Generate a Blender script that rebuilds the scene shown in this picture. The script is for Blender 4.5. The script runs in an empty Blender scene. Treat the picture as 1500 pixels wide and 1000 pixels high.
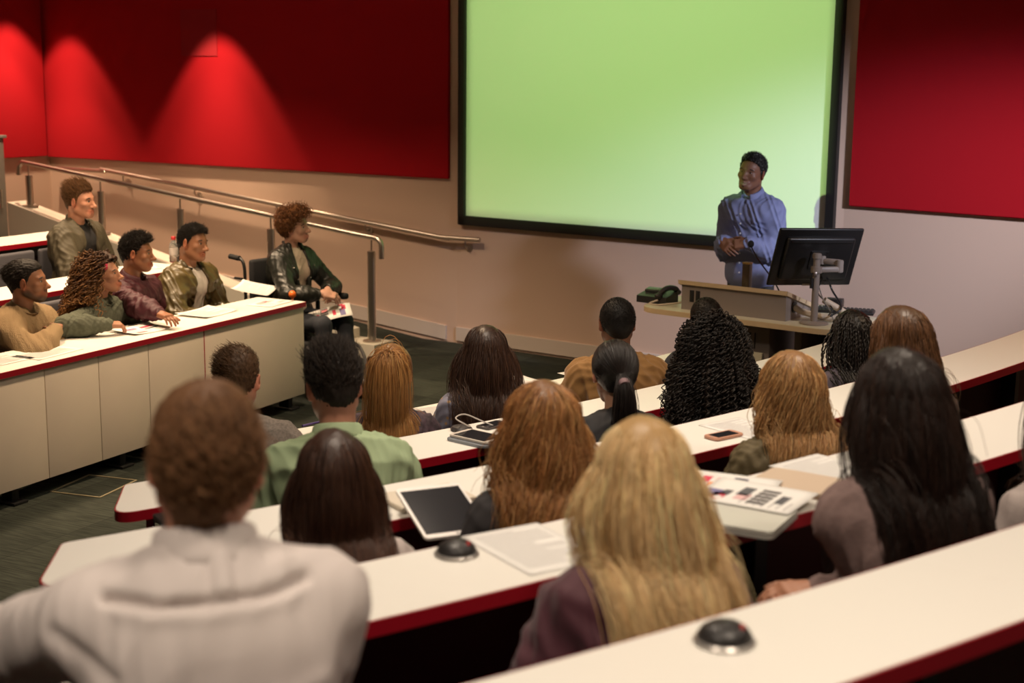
import bpy, bmesh, math, random
import numpy as np
from mathutils import Vector, Matrix, Euler
random.seed(5)
RNG = np.random.default_rng(11)
SC = bpy.context.scene
COL = SC.collection
R_ = math.radians

# ------------------------------------------------------------------ camera geometry (50 mm lens, 2.25 m up, pitched down)
CAM_H, FPX = 2.25, 2083.0
PITCH = math.atan(390 / 2083.0)
ROLL = R_(-0.62)
_f = np.array([0, math.cos(PITCH), -math.sin(PITCH)])
_r0 = np.array([1.0, 0, 0]); _u0 = np.cross(_r0, _f)
_r = _r0 * math.cos(ROLL) - _u0 * math.sin(ROLL)
_u = _u0 * math.cos(ROLL) + _r0 * math.sin(ROLL)
CAM = np.array([0, 0, CAM_H])

def ray(px, py):
    return _f + _r * (px - 750) / FPX - _u * (py - 500) / FPX
def at_h(px, py, h):            # the point at height h behind a picture point
    d = ray(px, py); return CAM + d * ((h - CAM_H) / d[2])
def at_y(px, py, Y):
    d = ray(px, py); return CAM + d * (Y / d[1])

# ------------------------------------------------------------------ bookkeeping
def tag(o, label=None, cat=None, group=None, kind=None):
    if label: o['label'] = label
    if cat: o['category'] = cat
    if group: o['group'] = group
    if kind: o['kind'] = kind
    return o

def empty(name, loc=(0, 0, 0), rz=0.0, label=None, cat=None, group=None):
    o = bpy.data.objects.new(name, None); COL.objects.link(o)
    o.location = loc; o.rotation_euler = (0, 0, rz); o.empty_display_size = .1
    return tag(o, label, cat, group)

def copy_tree(o, parent=None):
    c = o.copy(); COL.objects.link(c)
    if parent: c.parent = parent
    for ch in list(o.children): copy_tree(ch, c)
    return c

# ------------------------------------------------------------------ materials
_M = {}
def mat(name, col=(.5, .5, .5), rough=.5, metal=0.0, spec=.5, bump=None, var=None, emit=None, vcol=False, sheen=0, coat=0, trans=0, alpha=None):
    if name in _M: return _M[name]
    m = bpy.data.materials.new(name); m.use_nodes = True
    nt = m.node_tree; b = nt.nodes['Principled BSDF']
    b.inputs['Base Color'].default_value = (*col, 1)
    b.inputs['Roughness'].default_value = rough
    b.inputs['Metallic'].default_value = metal
    b.inputs['Specular IOR Level'].default_value = spec
    if sheen: b.inputs['Sheen Weight'].default_value = sheen
    if coat: b.inputs['Coat Weight'].default_value = coat
    if trans: b.inputs['Transmission Weight'].default_value = trans
    tc = nt.nodes.new('ShaderNodeTexCoord')
    src = None
    if vcol:
        a = nt.nodes.new('ShaderNodeAttribute'); a.attribute_name = 'Col'; src = a.outputs['Color']
    if var:                          # (scale, amount): soft mottling of the thing's own colour
        n = nt.nodes.new('ShaderNodeTexNoise'); n.inputs['Scale'].default_value = var[0]; n.inputs['Detail'].default_value = 4
        nt.links.new(tc.outputs['Object'], n.inputs['Vector'])
        mp = nt.nodes.new('ShaderNodeMapRange'); mp.inputs[1].default_value = .3; mp.inputs[2].default_value = .7
        mp.inputs[3].default_value = 1 - var[1]; mp.inputs[4].default_value = 1 + var[1]
        nt.links.new(n.outputs['Fac'], mp.inputs[0])
        mx = nt.nodes.new('ShaderNodeMix'); mx.data_type = 'RGBA'; mx.blend_type = 'MULTIPLY'; mx.inputs[0].default_value = 1
        if src: nt.links.new(src, mx.inputs[6])
        else: mx.inputs[6].default_value = (*col, 1)
        nt.links.new(mp.outputs[0], mx.inputs[7]); src = mx.outputs[2]
    if src: nt.links.new(src, b.inputs['Base Color'])
    if bump:                         # (scale, strength, distance[, stretch])
        n = nt.nodes.new('ShaderNodeTexNoise'); n.inputs['Scale'].default_value = bump[0]; n.inputs['Detail'].default_value = 5
        if len(bump) > 3:
            mpg = nt.nodes.new('ShaderNodeMapping'); mpg.inputs['Scale'].default_value = bump[3]
            nt.links.new(tc.outputs['Object'], mpg.inputs['Vector']); nt.links.new(mpg.outputs[0], n.inputs['Vector'])
        else: nt.links.new(tc.outputs['Object'], n.inputs['Vector'])
        bp = nt.nodes.new('ShaderNodeBump'); bp.inputs['Strength'].default_value = bump[1]; bp.inputs['Distance'].default_value = bump[2]
        nt.links.new(n.outputs['Fac'], bp.inputs['Height']); nt.links.new(bp.outputs[0], b.inputs['Normal'])
    if emit:
        b.inputs['Emission Color'].default_value = (*emit[0], 1); b.inputs['Emission Strength'].default_value = emit[1]
    if alpha is not None: b.inputs['Alpha'].default_value = alpha
    _M[name] = m
    return m

# ------------------------------------------------------------------ mesh makers
def mk(name, V, F, m, parent=None, col=None, smooth=True):
    """numpy mesh -> one object; F is an (n,3)/(n,4) array, a list of such arrays, or a list of index lists"""
    V = np.asarray(V, np.float32)
    me = bpy.data.meshes.new(name)
    if isinstance(F, np.ndarray): F = [F]
    if len(F) and isinstance(F[0], np.ndarray):
        idx = np.concatenate([f.ravel() for f in F]).astype(np.int32)
        cnt = np.concatenate([np.full(len(f), f.shape[1], np.int32) for f in F])
        st = np.concatenate([[0], np.cumsum(cnt)[:-1]]).astype(np.int32)
        me.vertices.add(len(V)); me.vertices.foreach_set('co', V.ravel())
        me.loops.add(len(idx)); me.loops.foreach_set('vertex_index', idx)
        me.polygons.add(len(cnt)); me.polygons.foreach_set('loop_start', st)
        me.update(calc_edges=True)
    else:
        me.from_pydata([tuple(v) for v in V], [], [tuple(f) for f in F]); me.update()
    me.polygons.foreach_set('use_smooth', np.full(len(me.polygons), smooth, bool))
    if col is not None:
        a = me.attributes.new('Col', 'FLOAT_COLOR', 'POINT')
        c = np.ones((len(V), 4), np.float32); c[:, :3] = col
        a.data.foreach_set('color', c.ravel())
    if m: me.materials.append(m)
    o = bpy.data.objects.new(name, me); COL.objects.link(o)
    if parent: o.parent = parent
    return o

class MB:
    def __init__(self): self.bm = bmesh.new()
    def _add(self, verts, M=None):
        if M is not None: bmesh.ops.transform(self.bm, matrix=M, verts=verts)
    def box(self, c, s, rot=None, bev=.004, seg=2):
        r = bmesh.ops.create_cube(self.bm, size=1.0); vs = r['verts']
        bmesh.ops.scale(self.bm, vec=s, verts=vs)
        if bev:
            es = list({e for v in vs for e in v.link_edges})
            q = bmesh.ops.bevel(self.bm, geom=es, offset=min(bev, min(s) * .45), segments=seg, affect='EDGES', profile=.5)
            vs = list({v for f in q['faces'] for v in f.verts} | {v for v in vs if v.is_valid})
        M = Matrix.Translation(c)
        if rot is not None: M = M @ (rot.to_4x4() if not isinstance(rot, (int, float)) else Matrix.Rotation(rot, 4, 'Z'))
        self._add(vs, M); return self
    def cyl(self, p0, p1, r0, r1=None, n=20, bev=0):
        r1 = r0 if r1 is None else r1
        p0, p1 = Vector(p0), Vector(p1); d = p1 - p0; L = d.length
        r = bmesh.ops.create_cone(self.bm, cap_ends=True, segments=n, radius1=r0, radius2=r1, depth=L); vs = r['verts']
        M = Matrix.Translation((p0 + p1) / 2) @ d.to_track_quat('Z', 'Y').to_matrix().to_4x4()
        self._add(vs, M)
        if bev:
            es = [e for e in {e for v in vs for e in v.link_edges} if any(len(f.verts) > 4 for f in e.link_faces)]
            bmesh.ops.bevel(self.bm, geom=es, offset=bev, segments=2, affect='EDGES')
        return self
    def ball(self, c, r, s=(1, 1, 1), rot=None, u=20, v=12):
        q = bmesh.ops.create_uvsphere(self.bm, u_segments=u, v_segments=v, radius=r)
        bmesh.ops.scale(self.bm, vec=s, verts=q['verts'])
        M = Matrix.Translation(c)
        if rot is not None: M = M @ rot.to_4x4()
        self._add(q['verts'], M); return self
    def tube(self, pts, r, n=10, caps=True):
        P = [Vector(p) for p in pts]; rs = r if isinstance(r, (list, tuple)) else [r] * len(P)
        rings = []; up = None
        for i, p in enumerate(P):
            t = (P[min(i + 1, len(P) - 1)] - P[max(i - 1, 0)]).normalized()
            if up is None: up = t.orthogonal().normalized()
            a = (up - t * up.dot(t)).normalized(); up = a; b = t.cross(a)
            rings.append([self.bm.verts.new(p + (a * math.cos(2 * math.pi * k / n) + b * math.sin(2 * math.pi * k / n)) * rs[i]) for k in range(n)])
        for i in range(len(P) - 1):
            for k in range(n):
                self.bm.faces.new((rings[i][k], rings[i][(k + 1) % n], rings[i + 1][(k + 1) % n], rings[i + 1][k]))
        if caps:
            self.bm.faces.new(rings[0][::-1]); self.bm.faces.new(rings[-1])
        return self
    def lathe(self, prof, c=(0, 0, 0), n=28, M=None):
        rings = []
        for (r, z) in prof:
            rings.append([self.bm.verts.new((r * math.cos(2 * math.pi * k / n), r * math.sin(2 * math.pi * k / n), z)) for k in range(n)])
        for i in range(len(rings) - 1):
            for k in range(n):
                self.bm.faces.new((rings[i][k], rings[i][(k + 1) % n], rings[i + 1][(k + 1) % n], rings[i + 1][k]))
        self.bm.faces.new(rings[0][::-1]); self.bm.faces.new(rings[-1])
        vs = [v for r in rings for v in r]
        self._add(vs, Matrix.Translation(c) @ (M if M is not None else Matrix.Identity(4))); return self
    def prism(self, poly, z0, z1, bev=0, holes=None):
        lo = [self.bm.verts.new((p[0], p[1], z0)) for p in poly]; hi = [self.bm.verts.new((p[0], p[1], z1)) for p in poly]
        n = len(poly); fs = []
        for k in range(n): fs.append(self.bm.faces.new((lo[k], lo[(k + 1) % n], hi[(k + 1) % n], hi[k])))
        t = self.bm.faces.new(hi); b = self.bm.faces.new(lo[::-1])
        if bev:
            es = list({e for e in t.edges} | {e for e in b.edges})
            bmesh.ops.bevel(self.bm, geom=es, offset=bev, segments=2, affect='EDGES')
        return self
    def quad(self, a, b, c, d):
        self.bm.faces.new([self.bm.verts.new(p) for p in (a, b, c, d)]); return self
    def build(self, name, m, parent=None, smooth=True, angle=35, loc=None, tri=False):
        bmesh.ops.recalc_face_normals(self.bm, faces=self.bm.faces)
        me = bpy.data.meshes.new(name)
        for f in self.bm.faces: f.smooth = smooth
        if smooth:
            ca = math.cos(R_(angle))
            for e in self.bm.edges:
                if len(e.link_faces) == 2 and e.link_faces[0].normal.dot(e.link_faces[1].normal) < ca: e.smooth = False
        self.bm.to_mesh(me); self.bm.free()
        if m: me.materials.append(m)
        o = bpy.data.objects.new(name, me); COL.objects.link(o)
        if parent: o.parent = parent
        if loc is not None: o.location = loc
        return o

def bez(P, n=12):
    """smooth Catmull-Rom path through points"""
    P = [np.array(p, float) for p in P]; P = [2 * P[0] - P[1]] + P + [2 * P[-1] - P[-2]]; out = []
    for i in range(1, len(P) - 2):
        for k in range(n):
            t = k / n; a, b, c, d = P[i - 1], P[i], P[i + 1], P[i + 2]
            out.append(.5 * (2 * b + (c - a) * t + (2 * a - 5 * b + 4 * c - d) * t * t + (3 * b - a - 3 * c + d) * t ** 3))
    out.append(P[-2]); return [tuple(p) for p in out]

def rrect(w, h, r, n=6, x0=0, y0=0):
    """rounded rectangle outline from (x0,y0) to (x0+w,y0+h); r = one radius or four (bl, br, tr, tl)"""
    if not isinstance(r, (list, tuple)): r = [r] * 4
    out = []
    for (cx, cy, a0, q) in ((x0 + r[0], y0 + r[0], 180, r[0]), (x0 + w - r[1], y0 + r[1], 270, r[1]), (x0 + w - r[2], y0 + h - r[2], 0, r[2]), (x0 + r[3], y0 + h - r[3], 90, r[3])):
        if q < 1e-5: out.append((cx, cy)); continue
        for k in range(n + 1):
            a = R_(a0 + 90 * k / n); out.append((cx + q * math.cos(a), cy + q * math.sin(a)))
    return out

def densify(poly, step):
    out = []
    for i, p in enumerate(poly):
        q = poly[(i + 1) % len(poly)]; L = math.dist(p, q); n = max(1, int(L / step))
        for k in range(n): out.append((p[0] + (q[0] - p[0]) * k / n, p[1] + (q[1] - p[1]) * k / n))
    return out

def ring_wall(inner, outer, z0, z1, mb):
    bm = mb.bm; n = len(inner)
    A = [bm.verts.new((p[0], p[1], z0)) for p in outer]; B = [bm.verts.new((p[0], p[1], z1)) for p in outer]
    Cc = [bm.verts.new((p[0], p[1], z1)) for p in inner]; D = [bm.verts.new((p[0], p[1], z0)) for p in inner]
    for k in range(n):
        j = (k + 1) % n
        for X, Y in ((A, B), (B, Cc), (Cc, D), (D, A)): bm.faces.new((X[k], X[j], Y[j], Y[k]))
DL, DLL, PJE, EXPO = 20, 54, 1080, 0.0
# ================================================================== the room
SKIN_TIER = .16
CX, CY = -10.267, 17.15                                   # common centre of the curved rows
RFAR = [14.541, 15.44, 16.40, 17.35, 18.30]               # far edge of each curved desk
DEPTH = .30
def row_h(i): return .73 + SKIN_TIER * i
def pol(Rr, deg): return (CX + Rr * math.cos(R_(deg)), CY + Rr * math.sin(R_(deg)))

K0, K1 = (-4.69, 14.46), (-.47, 11.93)
K2 = (2.32, 11.93 - .70 * 2.79); K3 = (5.6, K2[1] - .85 * 3.28)
CEIL = 3.80
wall_m = mat('wall_paint', (.66, .475, .37), .75, bump=(160, .05, .002))
red_m = mat('red_acoustic_fabric', (.44, .009, .017), .95, spec=.15, bump=(900, .25, .001), sheen=.0)
skirt_m = mat('skirting_paint', (.66, .57, .51), .5)
white_m = mat('white_laminate', (.80, .78, .725), .36, spec=.4, bump=(30, .02, .001))
rededge_m = mat('red_edging', (.33, .003, .014), .42)
panel_m = mat('cream_panel', (.80, .69, .56), .55, var=(3, .03))
black_m = mat('black_metal', (.012, .011, .011), .45)
darkred_m = mat('dark_red_board', (.07, .004, .006), .6)
steel_m = mat('brushed_steel', (.62, .55, .49), .34, metal=1.0, bump=(60, .06, .001, (1, 1, .05)))
grey_m = mat('grey_upholstery', (.085, .082, .095), .85, bump=(700, .2, .001))
blackup_m = mat('black_upholstery', (.012, .012, .014), .8)

def carpet_material():
    m = bpy.data.materials.new('grey_carpet_tiles'); m.use_nodes = True; nt = m.node_tree; b = nt.nodes['Principled BSDF']
    b.inputs['Roughness'].default_value = .95; b.inputs['Specular IOR Level'].default_value = .1
    tc = nt.nodes.new('ShaderNodeTexCoord'); mp = nt.nodes.new('ShaderNodeMapping'); mp.inputs['Rotation'].default_value = (0, 0, R_(27))
    nt.links.new(tc.outputs['Object'], mp.inputs['Vector'])
    br = nt.nodes.new('ShaderNodeTexBrick'); br.offset = 0; br.inputs['Scale'].default_value = 1.0
    br.inputs['Brick Width'].default_value = .5; br.inputs['Row Height'].default_value = .5; br.inputs['Mortar Size'].default_value = .002
    br.inputs['Color1'].default_value = (.017, .020, .017, 1); br.inputs['Color2'].default_value = (.050, .056, .045, 1); br.inputs['Mortar'].default_value = (.02, .022, .02, 1); br.inputs['Bias'].default_value = .1
    nt.links.new(mp.outputs[0], br.inputs['Vector'])
    st = nt.nodes.new('ShaderNodeMapping'); st.inputs['Scale'].default_value = (3, 40, 1); nt.links.new(mp.outputs[0], st.inputs['Vector'])
    n = nt.nodes.new('ShaderNodeTexNoise'); n.inputs['Scale'].default_value = 2; n.inputs['Detail'].default_value = 6; nt.links.new(st.outputs[0], n.inputs['Vector'])
    r = nt.nodes.new('ShaderNodeMapRange'); r.inputs[1].default_value = .35; r.inputs[2].default_value = .65; r.inputs[3].default_value = .7; r.inputs[4].default_value = 1.35
    nt.links.new(n.outputs['Fac'], r.inputs[0])
    mx = nt.nodes.new('ShaderNodeMix'); mx.data_type = 'RGBA'; mx.blend_type = 'MULTIPLY'; mx.inputs[0].default_value = 1
    nt.links.new(br.outputs['Color'], mx.inputs[6]); nt.links.new(r.outputs[0], mx.inputs[7]); nt.links.new(mx.outputs[2], b.inputs['Base Color'])
    n2 = nt.nodes.new('ShaderNodeTexNoise'); n2.inputs['Scale'].default_value = 400
    nt.links.new(tc.outputs['Object'], n2.inputs['Vector'])
    bp = nt.nodes.new('ShaderNodeBump'); bp.inputs['Strength'].default_value = .4; bp.inputs['Distance'].default_value = .003
    nt.links.new(n2.outputs['Fac'], bp.inputs['Height']); nt.links.new(bp.outputs[0], b.inputs['Normal'])
    return m
carpet_m = carpet_material()

def struct(o): o['kind'] = 'structure'; return o
def wall_seg(mb, a, b, z0, z1, t, side=1):
    """slab along a-b, thickness t away from the room"""
    a, b = Vector((*a, 0)), Vector((*b, 0)); d = (b - a).normalized(); nrm = Vector((-d.y, d.x, 0)) * side
    mb.prism([(a.x, a.y), (b.x, b.y), (b.x + nrm.x * t, b.y + nrm.y * t), (a.x + nrm.x * t, a.y + nrm.y * t)], z0, z1)

FX0, FY0, FX1, FY1 = -7.6, -2.2, 5.6, 14.6
mb = MB(); mb.box(((FX0 + FX1) / 2, (FY0 + FY1) / 2, -.05), (FX1 - FX0 + 1, FY1 - FY0 + 1, .1), bev=0); struct(mb.build('floor', carpet_m))
KL = (-7.6, 14.46 - 1.6 * 2.91)                            # the side wall runs from the far corner back to the left
mb = MB(); wall_seg(mb, K0, K1, 0, CEIL, .15); wall_seg(mb, K1, K2, 0, CEIL, .15); wall_seg(mb, K2, K3, 0, CEIL, .15); struct(mb.build('wall_front', wall_m, smooth=False))
mb = MB(); wall_seg(mb, K0, KL, 0, CEIL, .15, -1); wall_seg(mb, KL, (-7.6, FY0), 0, CEIL, .15, -1); struct(mb.build('wall_left', wall_m, smooth=False))
mb = MB(); wall_seg(mb, K3, (5.6, FY0), 0, CEIL, .15); struct(mb.build('wall_right', wall_m, smooth=False))
mb = MB(); wall_seg(mb, (5.6, FY0), (-7.6, FY0), 0, CEIL, .15); struct(mb.build('wall_back', wall_m, smooth=False))
ceil_m = mat('ceiling_paint', (.35, .31, .28), .9)
mb = MB(); mb.box(((FX0 + FX1) / 2, (FY0 + FY1) / 2, CEIL + .05), (FX1 - FX0 + 1, FY1 - FY0 + 1, .1), bev=0); struct(mb.build('ceiling', ceil_m))

def along(a, b, t): return (a[0] + (b[0] - a[0]) * t, a[1] + (b[1] - a[1]) * t)
def inset(a, b, dd):
    L = math.dist(a, b); n = ((b[1] - a[1]) / L, -(b[0] - a[0]) / L); return lambda p, k=dd: (p[0] + n[0] * k, p[1] + n[1] * k)
def board(mb, a, b, z0, z1, d0, d1, bev=.006):
    """board on the wall between plan points a and b, from depth d0 to d1 into the room"""
    f = inset(a, b, 1); P = [f(a, d0), f(b, d0), f(b, d1), f(a, d1)]
    mb.prism(P, z0, z1, bev=bev)
# red acoustic panels
mb = MB(); board(mb, along(K0, K1, .0), along(K0, K1, .985), 1.39, 3.40, .002, .034); tag(mb.build('acoustic_panel', red_m), 'long dark red fabric wall panel left of the projection screen', 'wall panel')
mb = MB(); board(mb, along(K2, K3, .012), along(K2, K3, .99), 1.378, 3.40, .002, .034); tag(mb.build('acoustic_panel', red_m), 'dark red fabric wall panel right of the projection screen', 'wall panel')
KLa = along(K0, KL, .011)
mb = MB(); board(mb, along(K0, KL, .95), KLa, 1.40, 3.40, .002, .034); tag(mb.build('acoustic_panel', red_m), 'red fabric panel on the side wall beyond the corner at far left', 'wall panel')
# faint access hatch let into the long panel
hp = [along(K0, K1, t) for t in (.43, .50)]
# skirting
mb = MB()
for a, b in ((along(K0, K1, .42), K1), (K1, K2), (K2, K3)):
    if a[0] > -3 and a != K1 and a != K2: continue
    board(mb, a, b, .02, .14, .0, .016, bev=.003)
f = inset(K0, K1, 1)
a, b = K0, (-.56, 11.984)
za, zb = .47, .02
P = [f(a, 0), f(b, 0), f(b, .016), f(a, .016)]
bm = mb.bm
lo = [bm.verts.new((p[0], p[1], z)) for p, z in zip(P, (za, zb, zb, za))]; hi = [bm.verts.new((p[0], p[1], z + .12)) for p, z in zip(P, (za, zb, zb, za))]
for k in range(4): bm.faces.new((lo[k], lo[(k + 1) % 4], hi[(k + 1) % 4], hi[k]))
bm.faces.new(hi); bm.faces.new(lo[::-1])
mb2 = mb.build('baseboard_front', skirt_m); struct(mb2)

# ramp along the wall, with its kerb
KP = (-1.133, 11.31); KE = (-4.60, 13.39)
ku = np.array([KE[0] - KP[0], KE[1] - KP[1]]); kL = float(np.hypot(*ku)); ku /= kL; kn = np.array([-ku[1], ku[0]])   # kn towards the audience
if kn[1] > 0: kn = -kn
def kpt(s, o=0.0): return (KP[0] + ku[0] * s + kn[0] * o, KP[1] + ku[1] * s + kn[1] * o)
def slope_prism(mb, pts, zt, z0=0.0):
    bm = mb.bm; lo = [bm.verts.new((p[0], p[1], z0)) for p in pts]; hi = [bm.verts.new((p[0], p[1], z)) for p, z in zip(pts, zt)]; n = len(pts)
    for k in range(n): bm.faces.new((lo[k], lo[(k + 1) % n], hi[(k + 1) % n], hi[k]))
    bm.faces.new(hi); bm.faces.new(lo[::-1])
mb = MB(); slope_prism(mb, [kpt(.1, -.12), kpt(kL, -.12), kpt(kL, -1.05), kpt(.1, -1.05)], [.0, .44, .44, .0], -.02); struct(mb.build('floor_ramp', carpet_m, smooth=False))
kerb_m = mat('kerb_paint', (.66, .61, .52), .5)
mb = MB(); slope_prism(mb, [kpt(-.12, -.13), kpt(.22, -.13), kpt(.22, .13), kpt(-.12, .13)], [.12] * 4)
slope_prism(mb, [kpt(.2, -.1), kpt(kL + .1, -.1), kpt(kL + .1, .12), kpt(.2, .12)], [.20, 1.03, 1.03, .20])
struct(mb.build('trim_kerb', kerb_m, smooth=False))

# near handrail on posts
hr = empty('handrail', (*kpt(0), .12), 0, 'brushed steel handrail on five posts along the sloping white kerb', 'handrail')
def H(s, z, o=0.0): p = kpt(s, o); q = kpt(0); return (p[0] - q[0], p[1] - q[1], z - .12)
zr = lambda s: .965 + (1.395 - .965) * s / 4.0
pts = [H(-.10, .80), H(-.10, .90)] + [H(-.10 + .07 * (1 - math.cos(a)), .90 + .065 * math.sin(a)) for a in (.5, 1.0, 1.5)] + [H(s, zr(s)) for s in (.1, 1, 2, 3, 3.95)] + [H(4.05, 1.40), H(4.10, 1.36), H(4.11, 1.28)]
mb = MB(); mb.tube(pts, .0215, 14); mb.build('rail', steel_m, hr)
for s in (0.0, 1.04, 2.06, 3.03, 3.97):
    kz = .12 if s < .2 else .20 + .83 * (s - .2) / (kL - .1)
    mb = MB(); q = H(s, kz); t = H(s, zr(s) - .11)
    mb.cyl((q[0], q[1], q[2]), t, .034, n=18, bev=.003); po = mb.build('post', steel_m, hr)
    mb = MB(); mb.cyl((t[0], t[1], t[2] - .01), H(s, zr(s) - .02), .008, n=10); mb.build('stem', steel_m, po)
    mb = MB(); mb.cyl((q[0], q[1], q[2] - .004), (q[0], q[1], q[2] + .012), .075, n=24, bev=.003); mb.build('base_plate', steel_m, po)
# wall handrail
wf = inset(K0, K1, 1)
def W(t, z, o=.075): p = wf(along(K0, K1, t), o); return (p[0], p[1], z)
tt = lambda x: (x - K0[0]) / (K1[0] - K0[0])
wr = empty('handrail', W(tt(-.23), .9, 0), 0, 'brushed steel handrail bracketed to the wall behind the ramp', 'handrail')
wo = Vector(W(tt(-.23), .9, 0))
def Wl(t, z, o=.075): return tuple(Vector(W(t, z, o)) - wo)
path = [Wl(1.055, .905), Wl(1.0, .905)] + [Wl(tt(-.56), .905), Wl(tt(-.8), .93), Wl(tt(-3.75), 1.272), Wl(tt(-3.95), 1.285), Wl(.03, 1.285)]
mb = MB(); mb.tube(bez(path, 6), .020, 14); mb.build('rail', steel_m, wr)
for x, z in ((-.36, .905), (-1.25, .985), (-2.1, 1.085), (-2.95, 1.182), (-3.75, 1.27), (-4.3, 1.285)):
    t = tt(x); mb = MB(); mb.tube([Wl(t, z - .02), Wl(t, z - .055), Wl(t, z - .08, .05), Wl(t, z - .08, .0)], .008, 8)
    mb.cyl(Wl(t, z - .08, .0), Wl(t, z - .08, .014), .035, n=18); mb.build('bracket', steel_m, wr)

# projection screen
scr = empty('projection_screen', (*along(K1, K2, .5), 1.0), 0, 'large wall screen glowing plain green inside a black frame', 'screen')
def sp(t, o): p = inset(K1, K2, 1)(along(K1, K2, t), o); q = along(K1, K2, .5); return (p[0] - q[0], p[1] - q[1])
def sboard(mb, t0, t1, z0, z1, d0, d1, bev=.004): mb.prism([sp(t0, d0), sp(t1, d0), sp(t1, d1), sp(t0, d1)], z0 - 1, z1 - 1, bev=bev)
txl = lambda x: (x - K1[0]) / (K2[0] - K1[0])
X0, X1 = txl(-.438), txl(2.272); Z0, Z1 = 1.017, 2.98
bw = .052 / (K2[0] - K1[0]) ; bh = .078
frame_m = mat('screen_border', (.010, .009, .009), .55)
mb = MB(); sboard(mb, X0, X0 + bw, Z0, Z1, .0, .05); sboard(mb, X1 - bw, X1, Z0, Z1, .0, .05); sboard(mb, X0, X1, Z0, Z0 + bh, 0, .05); sboard(mb, X0, X1, Z1 - bh, Z1, 0, .05)
mb.build('border', frame_m, scr)
screen_m = mat('screen_cloth', (.72, .74, .72), .9, spec=.1)
mb = MB(); sboard(mb, X0 + bw, X1 - bw, Z0 + bh, Z1 - bh, .012, .018, bev=0); mb.build('screen_surface', screen_m, scr)
SCREEN = [(*inset(K1, K2, 1)(along(K1, K2, t), .02), z) for t, z in ((X0 + bw, Z0 + bh), (X1 - bw, Z0 + bh), (X1 - bw, Z1 - bh), (X0 + bw, Z1 - bh))]

# ------------------------------------------------------------------ right block: stepped floor and curved desks
A_L = [-50.3, -54.45, -56.25, -58.2, -59.8]; A_R = [-38.9, -39.0, -38.8, -37.5, -37.0]
ROWWORD = ['frontmost', 'second', 'third', 'fourth', 'rearmost']
for i in range(1, 5):
    r0 = RFAR[i] - .02; r1 = RFAR[i + 1] - .02 if i < 4 else RFAR[i] + 3.0
    a0, a1 = A_L[i] - .4, A_R[i] + .6
    n = 40; poly = [pol(r0, a0 + (a1 - a0) * k / n) for k in range(n + 1)] + [pol(r1, a1 - (a1 - a0) * k / n) for k in range(n + 1)]
    mb = MB(); mb.prism(poly, -.01, SKIN_TIER * i); struct(mb.build('floor_tier', carpet_m, smooth=False))

def curved_desk(i):
    h = row_h(i); r0, r1 = RFAR[i], RFAR[i] + DEPTH; a0, a1 = A_L[i], A_R[i]; rm = (r0 + r1) / 2
    W_ = R_(a1 - a0) * rm; o3 = pol(rm, (a0 + a1) / 2)
    labels = ['curved white desk with red edging in front of the tan jacket, lowest of all', 'curved white desk with red edging carrying the stand-mounted tablet and charger',
              'curved white desk with red edging carrying the black phone and the tall tablet', 'curved white desk with red edging carrying the laptop and colour printouts', 'curved white desk with red edging nearest the camera, rearmost of all']
    root = empty('lecture_desk', (o3[0], o3[1], SKIN_TIER * i), 0, labels[i], 'desk', 'curved desks in the right block')
    def mapp(ol):                       # the left end is cut askew: the near corner reaches further left than the far one
        sk = lambda x, y: x - .15 * (1 - y / DEPTH) * max(0, 1 - x / .9)
        return [(lambda q: (q[0] - o3[0], q[1] - o3[1]))(pol(r1 - y, a0 + math.degrees(sk(x, y) / rm))) for x, y in ol]
    base = SKIN_TIER * i
    cr = (.065, .02, .02, .014)
    ol = densify(rrect(W_, DEPTH, cr), .06)
    mb = MB(); mb.prism(mapp(ol), h - .026 - base, h - base, bev=.0015); mb.build('desktop', white_m, root)
    outer = densify(rrect(W_ + .008, DEPTH + .008, [c + .004 for c in cr], x0=-.004, y0=-.004), .06)
    n = len(ol)
    # rings of equal length: offset outline computed point by point
    ol2 = []
    for k in range(n):
        p, q = ol[k - 1], ol[(k + 1) % n]; tx, ty = q[0] - p[0], q[1] - p[1]; L = math.hypot(tx, ty) or 1
        ol2.append((ol[k][0] + ty / L * .004, ol[k][1] - tx / L * .004))
    mb = MB(); ring_wall(mapp(ol), mapp(ol2), h - .034 - base, h - .0012 - base, mb); mb.build('edge_band', rededge_m, root)
    # modesty panel under the far edge and black supports
    ol = densify([(.12, DEPTH - .10), (W_ - .06, DEPTH - .10), (W_ - .06, DEPTH - .08), (.12, DEPTH - .08)], .08)
    mb = MB(); mb.prism(mapp(ol), .06, h - base - .03); mb.build('modesty_panel', darkred_m, root)
    k = 0; x = .16
    while x < W_ - .04:
        ol = [(x, .13), (x + .045, .13), (x + .045, DEPTH - .105), (x, DEPTH - .105)]
        mb = MB(); mb.prism(mapp(ol), 0.0, h - base - .03); mb.build('support', black_m, root); x += .62
    # end panel with its red front edge
    ol = [(.085, .11), (.103, .11), (.103, DEPTH - .05), (.085, DEPTH - .05)]
    mb = MB(); mb.prism(mapp(ol), 0.0, h - base - .03); ep = mb.build('end_panel', mat('grey_board', (.12, .11, .11), .6), root)
    ol = [(.083, .104), (.105, .104), (.105, .11), (.083, .11)]
    mb = MB(); mb.prism(mapp(ol), 0.0, h - base - .03); mb.build('end_edge', rededge_m, ep)
    return root
for i in range(5): curved_desk(i)

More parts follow.
